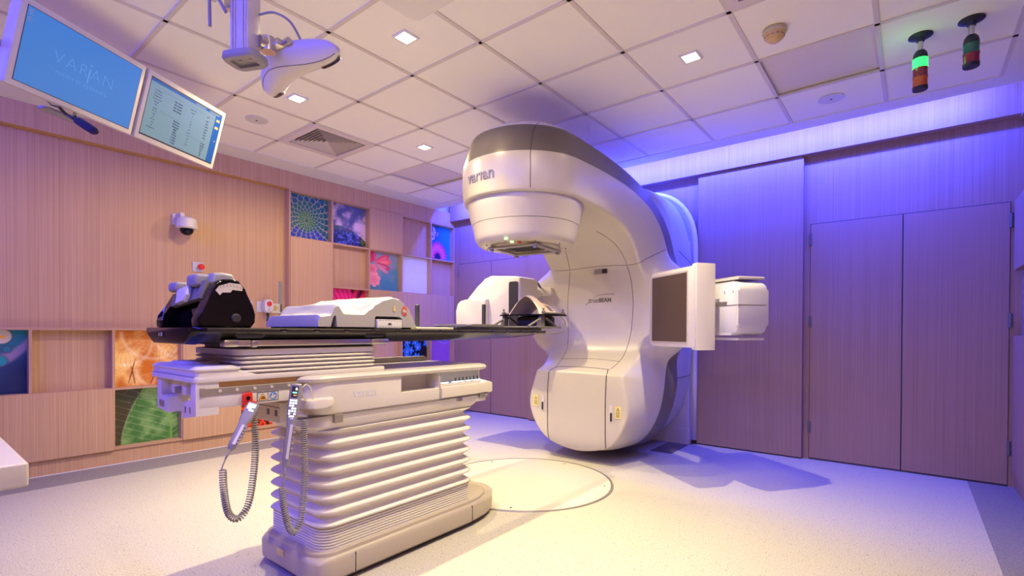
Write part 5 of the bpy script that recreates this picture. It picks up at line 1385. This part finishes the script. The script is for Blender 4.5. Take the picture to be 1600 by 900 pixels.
for k, s in enumerate(['Gantry Rtn', 'Coll Rtn', 'X', 'Y', 'X1', 'X2', 'Y1', 'Y2', 'Couch', 'Vrt', 'Lng', 'Lat', 'Rtn']): text(b, s, .010, T2(.045, .105-.0185*k), depth=.0002)
bmesh.ops.transform(b, matrix=M2, verts=b.verts); obj('table_text', b, M_scr_txt, s2)
AR = thing('ceiling_mount', 'pale horizontal ceiling arm carrying both screens, mostly hidden behind them', 'ceiling arm', (-3.75, .10, CEIL))
b = NB(); dv = Vector((math.cos(math.radians(119)), math.sin(math.radians(119)), 0)); bk = Vector((-math.sin(math.radians(119)), math.cos(math.radians(119)), 0))
p0 = Vector((-3.337, .636, 2.42))+bk*.11
tube(b, [p0-dv*1.1, p0+dv*.62], .022, 12); MB_ = frame(p0, dv, (0, 0, 1)); box(b, -.08, .08, -.05, .05, -.03, .045, .008, M=MB_); box(b, .50, .66, -.05, .05, -.03, .045, .008, M=MB_)
tube(b, [p0-dv*1.08, Vector(((p0-dv*1.08).x, (p0-dv*1.08).y, CEIL+.006))], .03, 14)
box(b, -.035, .035, .05, .062, -.05, .05, .002, M=MB_ @ Matrix.Translation((-.02, .14, .05)))
obj('arm_tube', b, M_white2, AR, smooth='auto')
MC = thing('microphone', 'dark foam tipped microphone on a grey bracket under the blue screen', 'microphone', tuple(CAM+ray(100, 178)*2.55))
q_ = lambda x, y, d: CAM+ray(x, y)*d
b = NB(); MM = frame(q_(96, 176, 2.6), dv, (0, 0, 1)); prism(b, rrect(-.10, .10, -.03, .03, .02, 5), 'y', -.02, -.008, bev=.004, M=None); bmesh.ops.transform(b, matrix=MM, verts=b.verts); obj('bracket_plate', b, M_grey, MC, smooth='auto')
b = NB(); tube(b, spline([q_(93, 168, 2.56), q_(103, 178, 2.52), (q_(118, 187, 2.5))], 5), .008, 10); tube(b, [q_(117, 177, 2.56), q_(118, 190, 2.5)], .008, 8); tube(b, [q_(72, 156, 2.6), q_(80, 164, 2.58), q_(93, 168, 2.56)], .003, 8); obj('microphone_stem', b, M_black, MC, smooth=True)
b = NB(); tube(b, [q_(118, 187, 2.5), q_(124, 190, 2.49), q_(135, 197, 2.47), q_(146, 204, 2.45), q_(150, 206, 2.44)], [.010, .020, .021, .020, .012], 14); obj('foam_tip', b, mat('dark foam', (.03, .025, .05), .95), MC, smooth=True)
